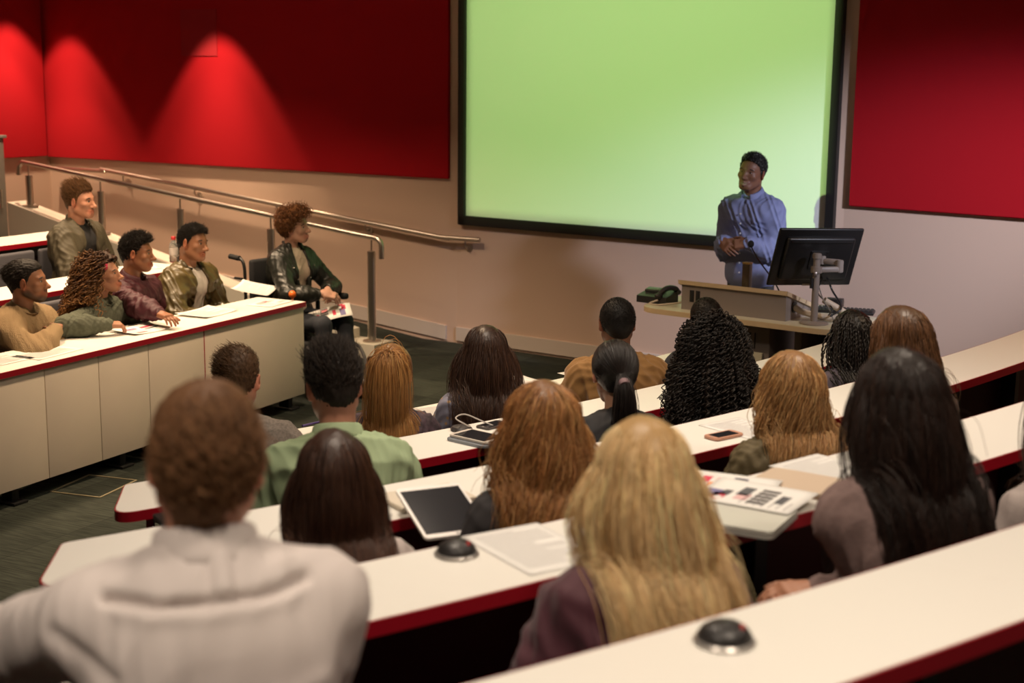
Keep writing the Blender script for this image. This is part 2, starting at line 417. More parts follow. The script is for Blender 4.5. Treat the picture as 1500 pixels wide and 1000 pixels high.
# ------------------------------------------------------------------ left block: straight stepped rows
P0 = np.array([-2.098, 8.103]); LD = np.array([.449, .894]); LN = np.array([-.894, .449])
def lp(a, o): q = P0 + LD * a + LN * o; return (float(q[0]), float(q[1]))
LPITCH, LSTEP, LDEP = .96, .17, .40
for k in range(1, 5):
    o0 = k * LPITCH + .03; o1 = (k + 1) * LPITCH + .03 if k < 4 else o0 + 1.2
    a0, a1 = -2.4, 1.75 if k < 3 else 1.72
    mb = MB(); mb.prism([lp(a0, o0), lp(a1, o0), lp(a1, o1), lp(a0, o1)], -.01, LSTEP * k); struct(mb.build('floor_tier', carpet_m, smooth=False))
lrot = math.atan2(LD[1], LD[0])
def left_desk(k):
    """local frame: x along the row, y back towards the wall, z up"""
    h = .73; b = LSTEP * k; a0, a1 = -2.3, (1.565, 1.60, 1.60, 1.66)[k]
    labels = ['long white desk with red edging and cream front panels at the left, nearest the aisle', 'white desk with red edging carrying the water bottle, behind the front left desk',
              'white desk with red edging behind the olive bomber jacket', 'white desk with red edging at the far left edge, topmost of the left block']
    root = empty('lecture_desk', (*lp(0, k * LPITCH), b), lrot, labels[k], 'desk', 'straight desks in the left block')
    ol = densify(rrect(a1 - a0, LDEP, .012, x0=a0), .2)
    mb = MB(); mb.prism(ol, h - .026, h, bev=.0015); mb.build('desktop', white_m, root)
    n = len(ol); ol2 = []
    for q in range(n):
        p, s = ol[q - 1], ol[(q + 1) % n]; tx, ty = s[0] - p[0], s[1] - p[1]; L = math.hypot(tx, ty) or 1
        ol2.append((ol[q][0] + ty / L * .004, ol[q][1] - tx / L * .004))
    mb = MB(); ring_wall(ol, ol2, h - .032, h - .001, mb); mb.build('edge_band', rededge_m, root)
    if k == 0:
        js = [-2.3, -2.02, -1.62, -1.22, -.82, -.415, -.005, .50, 1.555]
        for q in range(len(js) - 1):
            x0, x1 = js[q] + .0025, js[q + 1] - .0025
            mb = MB(); mb.box(((x0 + x1) / 2, .022, .395), (x1 - x0, .018, .60), bev=.0015); mb.build('front_panel', panel_m, root)
        mb = MB(); mb.box((.50, .0135, .395), (.006, .006, .62), bev=.001); mb.build('red_strip', rededge_m, root)
        mb = MB(); mb.box((a1 - .018, .20, .395), (.018, .33, .62), bev=.0015); mb.build('end_panel', panel_m, root)
        for q in (-1.9, -1.02, -.2, .62, 1.45):
            mb = MB(); mb.box((q, .10, .06), (.05, .08, .12), bev=.004); mb.box((q, .09, .008), (.10, .14, .016), bev=.004); mb.build('foot', black_m, root)
    else:
        mb = MB(); mb.box(((a0 + a1) / 2, .05, .36), (a1 - a0 - .04, .02, .68), bev=.002); mb.build('modesty_panel', mat('dark_board', (.05, .045, .045), .6), root)
        mb = MB(); mb.box((a1 - .02, .20, .35), (.02, .33, .70), bev=.002); mb.build('end_panel', panel_m, root)
    return root
for k in range(4): left_desk(k)

# seats: each with its own backrest, fixed below the desk behind
def make_seat(name='auditorium_chair', up=grey_m, w=.52, seat_z=.40, back_z=(.45, .85), ped=True, th=.045):
    root = empty(name)
    mb = MB(); mb.box((0, 0, (back_z[0] + back_z[1]) / 2), (w, th, back_z[1] - back_z[0]), bev=.02, seg=3); mb.build('backrest', up, root)
    mb = MB(); mb.box((0, .24, seat_z - .035), (w - .06, .40, .06), bev=.022, seg=3); mb.build('seat', up, root)
    mb = MB(); mb.box((0, .02, .22), (.06, .05, .40), bev=.006); mb.box((0, .14, seat_z - .08), (.05, .26, .03), bev=.006); mb.box((0, .05, .01), (.16, .16, .02), bev=.004); mb.build('pedestal', black_m, root)
    return root
LSEAT = []
seat0 = make_seat(seat_z=.33)
first = True
SEATW = ['nearest the front left corner', 'next along', 'between', 'close to the end', 'at the row end']
for k in range(3):
    for j, a in enumerate((-1.55, -.98, -.41, .16, .73, 1.30)):
        s = seat0 if first else copy_tree(seat0); first = False
        q = lp(a, (k + 1) * LPITCH - .035); s.location = (*q, LSTEP * k + (.0)); s.rotation_euler = (0, 0, lrot + math.pi)
        rown = ['below the desk with the water bottle', 'below the desk behind the olive bomber jacket', 'below the topmost left desk'][k]
        tag(s, 'grey upholstered seat back in the continuous row ' + rown, 'seat', 'grey seats ' + rown); LSEAT.append(s)
for s in LSEAT[12:]:
    pass
# grey cabinet at the far left edge
mb = MB(); cab = empty('equipment_cabinet', (-4.47, 11.75, LSTEP * 4), lrot, 'tall grey cabinet cut by the left picture edge above the topmost desk', 'cabinet')
cab_m = mat('grey_cabinet', (.19, .165, .14), .5)
mb.box((0, 0, .51), (.36, .40, 1.02), bev=.006); mb.build('body', cab_m, cab)
mb = MB(); mb.box((0, 0, 1.028), (.40, .44, .025), bev=.005); mb.build('lid', mat('grey_cabinet_top', (.28, .26, .24), .4), cab)
mb = MB(); mb.box((0, -.205, .51), (.30, .012, .94), bev=.003); d_ = mb.build('door', cab_m, cab)
mb = MB(); mb.cyl((.10, -.225, .45), (.10, -.225, .60), .008); mb.build('handle', steel_m, d_)
# ================================================================== people: smooth implicit bodies
class SDF:
    def __init__(self): self.ops = []
    def cap(self, a, b, ra, rb=None, k=.02, col=None, sub=False):
        rb = ra if rb is None else rb
        self.ops.append(('c', np.array(a, float), np.array(b, float), ra, rb, k, col, sub)); return self
    def ell(self, c, r, k=.02, col=None, sub=False, M=None):
        self.ops.append(('e', np.array(c, float), np.array(r, float), None if M is None else np.array(M, float), 0, k, col, sub)); return self
    def box(self, c, h, rad, k=.02, col=None, sub=False, M=None):
        self.ops.append(('b', np.array(c, float), np.array(h, float), None if M is None else np.array(M, float), rad, k, col, sub)); return self
    def fn(self, f, lo, hi, k=.004, col=None, sub=True):
        self.ops.append(('f', np.array(lo, float), np.array(hi, float), f, 0, k, col, sub)); return self
    @staticmethod
    def bounds(o):
        if o[0] == 'c': r = max(o[3], o[4]); return np.minimum(o[1], o[2]) - r, np.maximum(o[1], o[2]) + r
        if o[0] == 'e': r = o[2] if o[3] is None else np.full(3, o[2].max()); return o[1] - r, o[1] + r
        if o[0] == 'b': r = (o[2] if o[3] is None else np.full(3, np.linalg.norm(o[2]))) + o[4]; return o[1] - r, o[1] + r
        return o[1], o[2]
    @staticmethod
    def dist(o, x, y, z):
        if o[0] == 'c':
            a, b, ra, rb = o[1:5]; ba = b - a; L = max(float(ba @ ba), 1e-12)
            px, py, pz = x - a[0], y - a[1], z - a[2]
            h = np.clip((px * ba[0] + py * ba[1] + pz * ba[2]) / L, 0, 1)
            return np.sqrt((px - h * ba[0]) ** 2 + (py - h * ba[1]) ** 2 + (pz - h * ba[2]) ** 2) - (ra + (rb - ra) * h)
        if o[0] == 'f': return o[3](x, y, z)
        px, py, pz = x - o[1][0], y - o[1][1], z - o[1][2]
        if o[3] is not None:
            M = o[3]; px, py, pz = M[0, 0] * px + M[1, 0] * py + M[2, 0] * pz, M[0, 1] * px + M[1, 1] * py + M[2, 1] * pz, M[0, 2] * px + M[1, 2] * py + M[2, 2] * pz
        if o[0] == 'e':
            r = o[2]; k0 = np.sqrt((px / r[0]) ** 2 + (py / r[1]) ** 2 + (pz / r[2]) ** 2); k1 = np.sqrt((px / r[0] ** 2) ** 2 + (py / r[1] ** 2) ** 2 + (pz / r[2] ** 2) ** 2)
            return k0 * (k0 - 1) / np.maximum(k1, 1e-9)
        qx, qy, qz = np.abs(px) - o[2][0], np.abs(py) - o[2][1], np.abs(pz) - o[2][2]
        return np.sqrt(np.maximum(qx, 0) ** 2 + np.maximum(qy, 0) ** 2 + np.maximum(qz, 0) ** 2) + np.minimum(np.maximum(np.maximum(qx, qy), qz), 0) - o[4]
    def mesh(self, v, default=(.5, .5, .5), cs=.004):
        adds = [o for o in self.ops if not o[7]]
        B = [self.bounds(o) for o in adds]
        lo = np.min([b[0] for b in B], 0) - 3 * v; hi = np.max([b[1] for b in B], 0) + 3 * v
        n = np.ceil((hi - lo) / v).astype(int) + 1
        ax = [(lo[i] + v * np.arange(n[i])).astype(np.float32) for i in range(3)]
        f = np.full(n, .3, np.float32)
        for o in self.ops:
            b0, b1 = self.bounds(o); m = o[5] + 4 * v
            i0 = np.clip(np.floor((b0 - m - lo) / v).astype(int), 0, n); i1 = np.clip(np.ceil((b1 + m - lo) / v).astype(int) + 1, 0, n)
            if np.any(i1 <= i0): continue
            s = tuple(slice(a, b) for a, b in zip(i0, i1))
            d = self.dist(o, ax[0][s[0]][:, None, None], ax[1][s[1]][None, :, None], ax[2][s[2]][None, None, :]).astype(np.float32)
            g = f[s]; k = o[5]
            if o[7]:
                h = np.clip(.5 - .5 * (g + d) / k, 0, 1); f[s] = g * (1 - h) - d * h + k * h * (1 - h)
            else:
                h = np.clip(.5 + .5 * (g - d) / k, 0, 1); f[s] = g * (1 - h) + d * h - k * h * (1 - h)
        # surface nets
        ins = f < 0
        c = ins[:-1, :-1, :-1].astype(np.int8)
        for dx in (0, 1):
            for dy in (0, 1):
                for dz in (0, 1):
                    if dx + dy + dz: c += ins[dx:n[0] - 1 + dx, dy:n[1] - 1 + dy, dz:n[2] - 1 + dz]
        I = np.argwhere((c > 0) & (c < 8))
        vid = np.full(c.shape, -1, np.int32); vid[I[:, 0], I[:, 1], I[:, 2]] = np.arange(len(I))
        corner = {}
        for dx in (0, 1):
            for dy in (0, 1):
                for dz in (0, 1): corner[dx, dy, dz] = f[I[:, 0] + dx, I[:, 1] + dy, I[:, 2] + dz]
        acc = np.zeros((len(I), 3), np.float64); cnt = np.zeros(len(I))
        for a in range(3):
            for p in (0, 1):
                for q in (0, 1):
                    c0 = [p, q]; c0.insert(a, 0); c1 = [p, q]; c1.insert(a, 1)
                    u, w = corner[tuple(c0)], corner[tuple(c1)]; on = (u < 0) != (w < 0)
                    t = np.where(on, u / np.where(on, u - w, 1), 0)
                    P = np.tile(np.array(c0, float), (len(I), 1)); P[:, a] = t
                    acc[on] += P[on]; cnt[on] += 1
        V = lo + v * (I + acc / cnt[:, None])
        Fs = []
        for a in range(3):
            b_, c_ = (a + 1) % 3, (a + 2) % 3
            s0 = [slice(None)] * 3; s1 = [slice(None)] * 3; s0[a] = slice(0, -1); s1[a] = slice(1, None)
            A = ins[tuple(s0)]; Bq = ins[tuple(s1)]
            for flip in (0, 1):
                E = np.argwhere((A & ~Bq) if flip == 0 else (~A & Bq))
                E = E[(E[:, b_] > 0) & (E[:, c_] > 0) & (E[:, b_] < n[b_] - 1) & (E[:, c_] < n[c_] - 1)]
                if not len(E): continue
                q = []
                for (db, dc) in ((-1, -1), (0, -1), (0, 0), (-1, 0)):
                    X = E.copy(); X[:, b_] += db; X[:, c_] += dc; q.append(vid[X[:, 0], X[:, 1], X[:, 2]])
                q = np.stack(q, 1)
                if flip: q = q[:, ::-1]
                Fs.append(q)
        F = np.concatenate(Fs).astype(np.int32)
        colr = None
        if any(o[6] is not None for o in self.ops):
            x, y, z = V[:, 0].astype(np.float32), V[:, 1].astype(np.float32), V[:, 2].astype(np.float32)
            wsum = np.full(len(V), 1e-4); colr = np.tile(np.array(default) * 1e-4, (len(V), 1))
            for o in self.ops:
                if o[6] is None: continue
                w = np.exp(-np.abs(np.clip(self.dist(o, x, y, z), -.1, .1)) / cs); wsum += w; colr += w[:, None] * np.array(o[6])
            colr /= wsum[:, None]
        return V, F, colr

def normals(V, F):
    N = np.zeros_like(V); 
    e = np.cross(V[F[:, 2]] - V[F[:, 0]], V[F[:, 3]] - V[F[:, 1]])
    for k in range(4): np.add.at(N, F[:, k], e)
    return N / np.maximum(np.linalg.norm(N, axis=1, keepdims=True), 1e-9)

def wrinkle(V, F, amp, freq=26, seed=0, stretch=(1, 1, .55), ridge=True):
    """cloth folds: gentle ridged waves along the surface normal"""
    r = np.random.default_rng(seed); N = normals(V, F); s = np.zeros(len(V)); Q = V * np.array(stretch)
    for i in range(4):
        k = r.normal(size=3); k /= np.linalg.norm(k); k *= freq * (1 + .5 * i); m = r.normal(size=3) * freq * .45
        w = np.sin(Q @ k + 1.6 * np.sin(Q @ m + r.uniform(0, 6)) + r.uniform(0, 6))
        s += ((1 - np.abs(w)) * 2 - 1 if ridge and i % 2 == 0 else w) / (1 + .5 * i)
    return V + N * (s * amp / 2)[:, None]

def rotz(d): c, s = math.cos(R_(d)), math.sin(R_(d)); return np.array([[c, -s, 0], [s, c, 0], [0, 0, 1.]])
def rotx(d): c, s = math.cos(R_(d)), math.sin(R_(d)); return np.array([[1., 0, 0], [0, c, -s], [0, s, c]])
def roty(d): c, s = math.cos(R_(d)), math.sin(R_(d)); return np.array([[c, 0, s], [0, 1., 0], [-s, 0, c]])
def nrm(v): v = np.array(v, float); return v / max(np.linalg.norm(v), 1e-9)

skin_m = mat('skin', vcol=True, rough=.48, spec=.4, bump=(240, .06, .001))
hair_m = mat('hair', vcol=True, rough=.44, spec=.4)
hairmatte_m = mat('hair_matte', vcol=True, rough=.6, spec=.25)
cloth_m = mat('cloth', vcol=True, rough=.85, spec=.2, bump=(500, .12, .001))
eye_m = mat('eye', vcol=True, rough=.15, spec=.6)
satin_m = mat('satin', vcol=True, rough=.36, spec=.5, sheen=.2)
leather_m = mat('leather', vcol=True, rough=.38, spec=.5, bump=(180, .15, .002))
knit_m = mat('rib_knit', vcol=True, rough=.95, spec=.1, bump=(38, .9, .006, (6.5, 6.5, .25)))
denim_m = mat('dark_denim', (.022, .025, .034), .85)
shoe_m = mat('dark_shoe', (.02, .018, .018), .5)

class Person: pass

def ik(S, W, la, lb, pole):
    S, W = np.array(S, float), np.array(W, float); d = W - S; L = np.linalg.norm(d); L2 = min(max(L, abs(la - lb) + .01), la + lb - .002); u = d / L
    W = S + u * L2; a = (la * la - lb * lb + L2 * L2) / (2 * L2); h = math.sqrt(max(la * la - a * a, 0)); p = np.array(pole, float); p = p - u * (p @ u); p = nrm(p)
    return S + u * a + p * h, W

def hand_ops(S, W, fwd, nor, s, side, col, curl=.5, spread=.18, k=.006):
    """palm, four jointed fingers of unequal length and a thumb from the side of the palm; nor = back of the hand"""
    fwd = nrm(fwd); nor = np.array(nor, float); nor = nrm(nor - fwd * (nor @ fwd)); lat = np.cross(fwd, nor) * side   # lat: towards the thumb
    M = np.stack([lat, fwd, nor], 1)
    pc = W + fwd * .048 * s
    S.cap(W, W + fwd * .03 * s, .024 * s, .024 * s, .02, col)
    S.box(pc, np.array([.026, .036, .005]) * s, .011 * s, .012, col, M=M)
    for j, (o, L, r) in enumerate(((.028, .072, .0088), (.0095, .080, .009), (-.009, .074, .0086), (-.026, .058, .0076))):
        p = W + fwd * (.086 - .004 * abs(j - 1)) * s + lat * o * s; d = nrm(fwd + lat * spread * (1.5 - j) * .35); cc = curl * (.85 + .12 * j)
        for q, fr in enumerate((.45, .31, .24)):
            ang = cc * (.75, 1.0, .8)[q]; d = nrm(d * math.cos(ang) - nor * math.sin(ang)); nor_ = nor
            e = p + d * L * fr * s; S.cap(p, e, r * s * (1 - .08 * q), r * s * (.93 - .08 * q), .004, col); p = e
    p = W + fwd * .022 * s + lat * .024 * s; d = nrm(fwd * .75 + lat * .8 - nor * .3)
    for q, (L, r) in enumerate(((.042, .0125), (.032, .0105), (.024, .009))):
        e = p + d * L * s; S.cap(p, e, r * s, r * .9 * s, .007, col); p = e; d = nrm(d + fwd * .35 - lat * .25 * curl - nor * .2 * curl)

def head_ops(S, T, sex, skin, lip, stubble=None, smile=0, face=True, ears=True):
    """T maps head-local points (x right, y forward, z up; origin between the ears) to body space"""
    f = sex == 'f'
    Rm = T.R
    def E(c, r, k=.02, col=skin, sub=False, M=None): S.ell(T(c), np.array(r) * T.s, k * T.s, col, sub, Rm if M is None else Rm @ M)
    def Cp(a, b, ra, rb=None, k=.012, col=skin, sub=False): S.cap(T(a), T(b), ra * T.s, (ra if rb is None else rb) * T.s, k * T.s, col, sub)
    E((0, -.014, .028), (.074, .094, .088)); E((0, .030, .0), (.062, .066, .085), .03)
    E((0, .034, -.058), (.052 if not f else .047, .050, .050), .03); jc = stubble if stubble else skin
    E((0, .058, -.093), (.026 if not f else .021, .026, .020), .025, jc)
    for sd in (-1, 1):
        Cp((sd * (.054 if not f else .049), .0, -.052), (sd * .024, .06, -.095), .017, .016, .03, jc)
    if face:
        for sd in (-1, 1):
            E((sd * .042, .062, -.022), (.024, .022, .020), .02); Cp((sd * .012, .086, .022), (sd * .045, .072, .020), .011 if not f else .009, .008, .014)
            E((sd * .031, .104, .001), (.019, .016, .0125), .010, None, True)
        Cp((0, .085, .012), (0, .111, -.033), .0085, .012, .014); E((0, .114, -.036), (.0145, .0135, .0115), .008)
        for sd in (-1, 1): E((sd * .0125, .100, -.040), (.009, .011, .008), .006)
        w = .025 + .006 * smile; zz = .004 * smile
        Cp((-w, .082, -.066 + zz), (0, .0945, -.0655), .0055, .0075, .006, lip); Cp((w, .082, -.066 + zz), (0, .0945, -.0655), .0055, .0075, .006, lip)
        Cp((-w * .8, .082, -.075 + zz), (0, .092, -.078 - .004 * smile), .006, .009, .006, lip); Cp((w * .8, .082, -.075 + zz), (0, .092, -.078 - .004 * smile), .006, .009, .006, lip)
        if smile: E((0, .099, -.0715), (.020, .008, .0034), .003, (.50, .46, .40), True)
        else: Cp((-w, .088, -.0705 + zz), (w, .088, -.0705 + zz), .0022, .0022, .004, None, True)
        if stubble: E((0, .075, -.082), (.03, .02, .03), .02, stubble); E((0, .098, -.0555), (.02, .006, .006), .006, stubble)
    if ears:
        for sd in (-1, 1):
            Mx = rotz(-sd * 22) @ rotx(-10)
            E((sd * .081, -.004, -.004), (.009, .020, .034), .008, tuple(np.array(skin) * np.array([1.12, .85, .8])), False, Mx)
            E((sd * .0895, .002, -.002), (.006, .011, .020), .004, None, True, Mx)

class HeadT:
    def __init__(self, o, R, s): self.o, self.R, self.s = np.array(o, float), R, s
    def __call__(self, p): return self.o + self.R @ (np.array(p, float) * self.s)
    def many(self, P): return self.o + (P * self.s) @ self.R.T

def build_person(name_label, top, floor, yaw, s=1.0, lean=12, head=(0, 0, 0), sex='m', skin=(.45, .22, .14), lip=None, stubble=None, smile=0,
                 arms=None, w=1.0, hair_h=.012, face=False, vox=.006, stand=False, twist=0, hands=True, slouch=0.0, side=0.0, ears=True, legs=True, group=None, build=1.0, neck=.163):
    """top = world point of the crown (with hair); yaw = heading of the torso in world degrees (0 = +X)"""
    P = Person(); P.s = s; P.sex = sex; P.skin = skin; P.w = w
    lip = lip or tuple(np.array(skin) * np.array([1.0, .74, .74]))
    f = sex == 'f'
    sh_w = (.166 if not f else .148) * (1 + (w - 1) * .7) * s
    def spine(hipz):
        hip = np.array([0, 0, hipz]); d = nrm([math.sin(R_(side)), math.sin(R_(lean)), math.cos(R_(lean)) * math.cos(R_(side))]); return hip, d
    hip, d = spine(0)
    nb = hip + d * .50 * s + np.array([0, slouch, -slouch * .3])
    hc = nb + np.array([0, .048, neck]) * s
    piv = hc + np.array([0, -.02, -.06]) * s
    Rh = rotz(head[0]) @ rotx(head[1]) @ roty(head[2])
    ho = piv + Rh @ (np.array([0, .02, .06]) * s)
    T0 = HeadT(ho, Rh, s); crown = T0((0, -.012, .116 + hair_h))
    hipz = top[2] - floor - crown[2]
    sh = hip, nb
    off = np.array([0, 0, hipz]); hip = hip + off; nb = nb + off; T = HeadT(ho + off, Rh, s); crown = crown + off
    P.seat_z = hipz - .095 * s
    Rt = rotz(twist)
    SL, SR = [nb + Rt @ (np.array([sd * sh_w, .012 * s, -.085 * s]) + 0) for sd in (-1, 1)]
    yr = R_(yaw - 90); c_, s_ = math.cos(yr), math.sin(yr)
    rx = top[0] - (c_ * crown[0] - s_ * crown[1]); ry = top[1] - (s_ * crown[0] + c_ * crown[1])
    root = empty('person', (rx, ry, floor), yr, name_label, 'person', group)
    P.root = root; P.T = T; P.nb = nb; P.hip = hip; P.d = d; P.SL, P.SR = SL, SR; P.lean = lean
    P.to_local = lambda q: np.array([c_ * (q[0] - rx) + s_ * (q[1] - ry), -s_ * (q[0] - rx) + c_ * (q[1] - ry), q[2] - floor])
    P.torso = []
    bw = build
    def tor(kind, *a): P.torso.append((kind, a))
    tor('e', hip + d * .02, np.array([.165 * (1.04 if f else 1), .12, .12]) * s * np.array([bw, bw, 1]), .06)
    tor('e', hip + d * .20 * s + [0, .005, 0], np.array([.138 if not f else .122, .100, .15]) * s * np.array([bw, bw, 1]), .07)
    tor('e', hip + d * .37 * s + [0, .004, 0], np.array([.155 * w if not f else .135 * w, .108, .15]) * s * np.array([bw, bw, 1]), .06)
    tor('c', SL * .82 + SR * .18 - [0, .0, .005], SR * .82 + SL * .18 - [0, 0, .005], .062 * s, .062 * s, .05)
    for Sx in (SL, SR):
        tor('c', nb + (Sx - nb) * .16 + np.array([0, -.010, -.002]) * s, Sx * .84 + nb * .16 + np.array([0, -.008, .010]) * s, .036 * s, .046 * s, .05)
    for sd, Sx in ((-1, SL), (1, SR)):   # shoulder blades
        tor('e', nb + Rt @ (np.array([sd * .085 * w, -.072, -.17]) * s), np.array([.062, .04, .085]) * s, .05)
    if f:
        for sd in (-1, 1): tor('e', hip + d * .335 * s + np.array([sd * .068, .085, 0]) * s, np.array([.058, .052, .06]) * s, .04)
    else:
        for sd in (-1, 1): tor('e', hip + d * .385 * s + np.array([sd * .07, .07, 0]) * s, np.array([.075, .05, .065]) * s, .05)
    # arms
    arms = arms or {}
    P.arm = {}
    LA, LB = .285 * s, .255 * s
    for sd, nm, Sx in ((-1, 'L', SL), (1, 'R', SR)):
        A = arms.get(nm, {})
        if 'w' in A: Wp = P.to_local(A['w']) if A.get('world') else hip + np.array(A['w']) * s
        else: Wp = np.array([sd * .07 * s, hip[1] + .30 * s, P.seat_z + .235])
        El, Wp = ik(Sx, Wp, LA, LB, A.get('pole', (sd * .55, -.15, -.8)))
        fw = A.get('f', None); fw = nrm(Wp - El) if fw is None else nrm(fw); no = A.get('n', (0, 0, 1))
        P.arm[nm] = (Sx, El, Wp, fw, np.array(no, float), A.get('curl', .45), sd)
    # legs
    P.legs = []
    for sd in (-1, 1):
        if stand: kn = np.array([sd * .10 * s, .03, hipz * .52]); an = np.array([sd * .11 * s, -.02, .085]); hp = hip + np.array([sd * .085, 0, -.03]) * s
        else: hp = hip + np.array([sd * .085, .02, -.03]) * s; kn = np.array([sd * .11 * s, hip[1] + .43 * s, max(P.seat_z + .065, .36)]); an = np.array([sd * .11 * s, hip[1] + .34 * s, .09])
        P.legs.append((hp, kn, an, sd))
    if arms.get('legs'): P.legs = [tuple(np.array(q, float) if j < 3 else q for j, q in enumerate(L)) for L in arms['legs'](P)]
    # ---- body: one continuous surface
    B = SDF()
    for kind, a in P.torso:
        if kind == 'e': B.ell(a[0], a[1] - .012, a[2], skin)
        else: B.cap(a[0], a[1], a[2] - .012, a[3] - .012, a[4], skin)
    nr = (.055 if not f else .046) * s
    B.cap(nb + np.array([0, -.005, -.03]) * s, T((0, -.028, -.045)), nr * 1.08, nr, .035, skin)
    B.cap(T((0, -.03, -.03)), T((0, -.02, .0)), nr, nr, .03, skin)
    for nm in ('L', 'R'):
        Sx, El, Wp, fw, no, cu, sd = P.arm[nm]; g = .92 if f else 1
        B.cap(Sx, El, .048 * s * g, .036 * s * g, .03, skin); B.cap(El, El * .6 + Wp * .4, .037 * s * g, .037 * s * g, .02, skin); B.cap(El * .6 + Wp * .4, Wp, .036 * s * g, .025 * s * g, .02, skin)
        if hands: hand_ops(B, Wp, fw, no, s * (1 if not f else .93), sd * -1 if False else sd * -1, skin, cu)
    if legs:
        for hp, kn, an, sd in P.legs: B.cap(hp, kn, .072 * s, .05 * s, .03, skin); B.cap(kn, an, .05 * s, .035 * s, .03, skin); B.cap(an, an + [0, .1, -.045], .03, .025, .02, skin)
    head_ops(B, T, sex, skin, lip, stubble, smile, face, ears)
    V, F, c = B.mesh(vox, skin)
    mk('body', V, F, skin_m, root, c)
    if face: add_face(P, smile)
    return P

def add_face(P, smile=0, brow=(.02, .012, .01), iris=(.05, .02, .01)):
    T = P.T
    for sd in (-1, 1):
        # almond eye, white with iris and pupil, and the dark line of the lashes
        n, m = 17, 7; V = []; Cc = []
        for i in range(n):
            u = -1 + 2 * i / (n - 1)
            for j in range(m):
                v = -1 + 2 * j / (m - 1); x = u * .0145; hh = (.0056 if not smile else .0044) * (1 - abs(u) ** 2.2); z = v * hh + .001 * u * sd
                y = .0835 + .0048 * (1 - u * u) - .0015 * v * v - .003 * u * sd
                V.append(T((sd * .031 + x, y, z + .001))); rr = math.hypot(x * 1.0, z)
                Cc.append((.004, .004, .004) if rr < .0026 else iris if rr < .0058 else ((.42, .38, .35) if abs(v) < .95 else (.25, .12, .09)))
        F = np.array([[i * m + j, (i + 1) * m + j, (i + 1) * m + j + 1, i * m + j + 1] for i in range(n - 1) for j in range(m - 1)], np.int32)
        mk('eye', V, F, eye_m, P.root, np.array(Cc))
        for nm, z0, arc, r, y0, col in (('eyelid', .0072, .0, .0016, .0885, tuple(np.array(P.skin) * .35)), ('eyebrow', .0220, .004, .0042, .0915, brow)):
            mb = MB(); pts = []; rs = []
            for i in range(9):
                u = -1 + 2 * i / 8; ww = .0155 if nm == 'eyelid' else .0205
                zz = (z0 * (1 - .95 * abs(u) ** 2) + .0005) if nm == 'eyelid' else z0 + arc * (1 - u * u) - .002 * u * sd - .002
                pts.append(T((sd * .032 + u * ww, y0 - .007 * u * u - .0035 * u * sd - (.002 if u * sd > 0 else 0) * abs(u), zz))); rs.append(r * P.s * (1 - .55 * abs(u)))
            mb.tube(pts, rs, 6); mb.build(nm, mat('brow_%d' % (hash(col) % 99999), col, .7), P.root)
# ------------------------------------------------------------------ clothing: follows the torso and arms, open at neck and cuffs
def garment(P, name, th, col, m, sleeve=1.0, vox=.007, wr=.004, wf=24, seed=1, cuts=None, folds=None, waist=-.06, puff=0.0, kk=1.0, cuffs=None, hem=None, parent=None, nape=0.0, coff=None):
    S = SDF(); s = P.s
    for kind, a in P.torso:
        if kind == 'e': S.ell(a[0], a[1] + th, a[2] * kk, col)
        else: S.cap(a[0], a[1], a[2] + th * .8, a[3] + th * .8, a[4] * kk, col)
    if sleeve > 0:
        g = .94 if P.sex == 'f' else 1
        for nm in ('L', 'R'):
            Sx, El, Wp, fw, no, cu, sd = P.arm[nm]
            S.cap(Sx, El, (.052 * s * g + th + puff * .6), (.042 * s * g + th + puff), .045, col)
            E2 = El + (Wp - El) * (.45 * sleeve); E3 = El + (Wp - El) * (.97 * sleeve)
            S.cap(El, E2, .042 * s * g + th + puff, .040 * s * g + th + puff * .8, .03, col); S.cap(E2, E3, .040 * s * g + th + puff * .8, .031 * s * g + th * .7, .03, col)
            if cuffs: E4 = El + (Wp - El) * 1.02; S.cap(E3, E4, .030 * s + th * .4, .030 * s + th * .4, .01, cuffs)
    if nape: S.cap(P.nb + np.array([0, -.01, -.02]) * s, P.nb + np.array([0, .0, nape]) * s, .056 * s + th * .5, .052 * s + th * .4, .03, col)
    if cuts:
        for c in cuts: c(S)
    V, F, c = S.mesh(vox, col if coff is None else coff)
    if wr: V = wrinkle(V, F, wr, wf * 3.2, seed)
    if folds: V = folds(P, V, F)
    return mk(name, V, F, m, parent or P.root, c)

def neck_frame(P, pitch=22):
    return P.nb + np.array([0, .012, .012]) * P.s, rotx(-pitch)

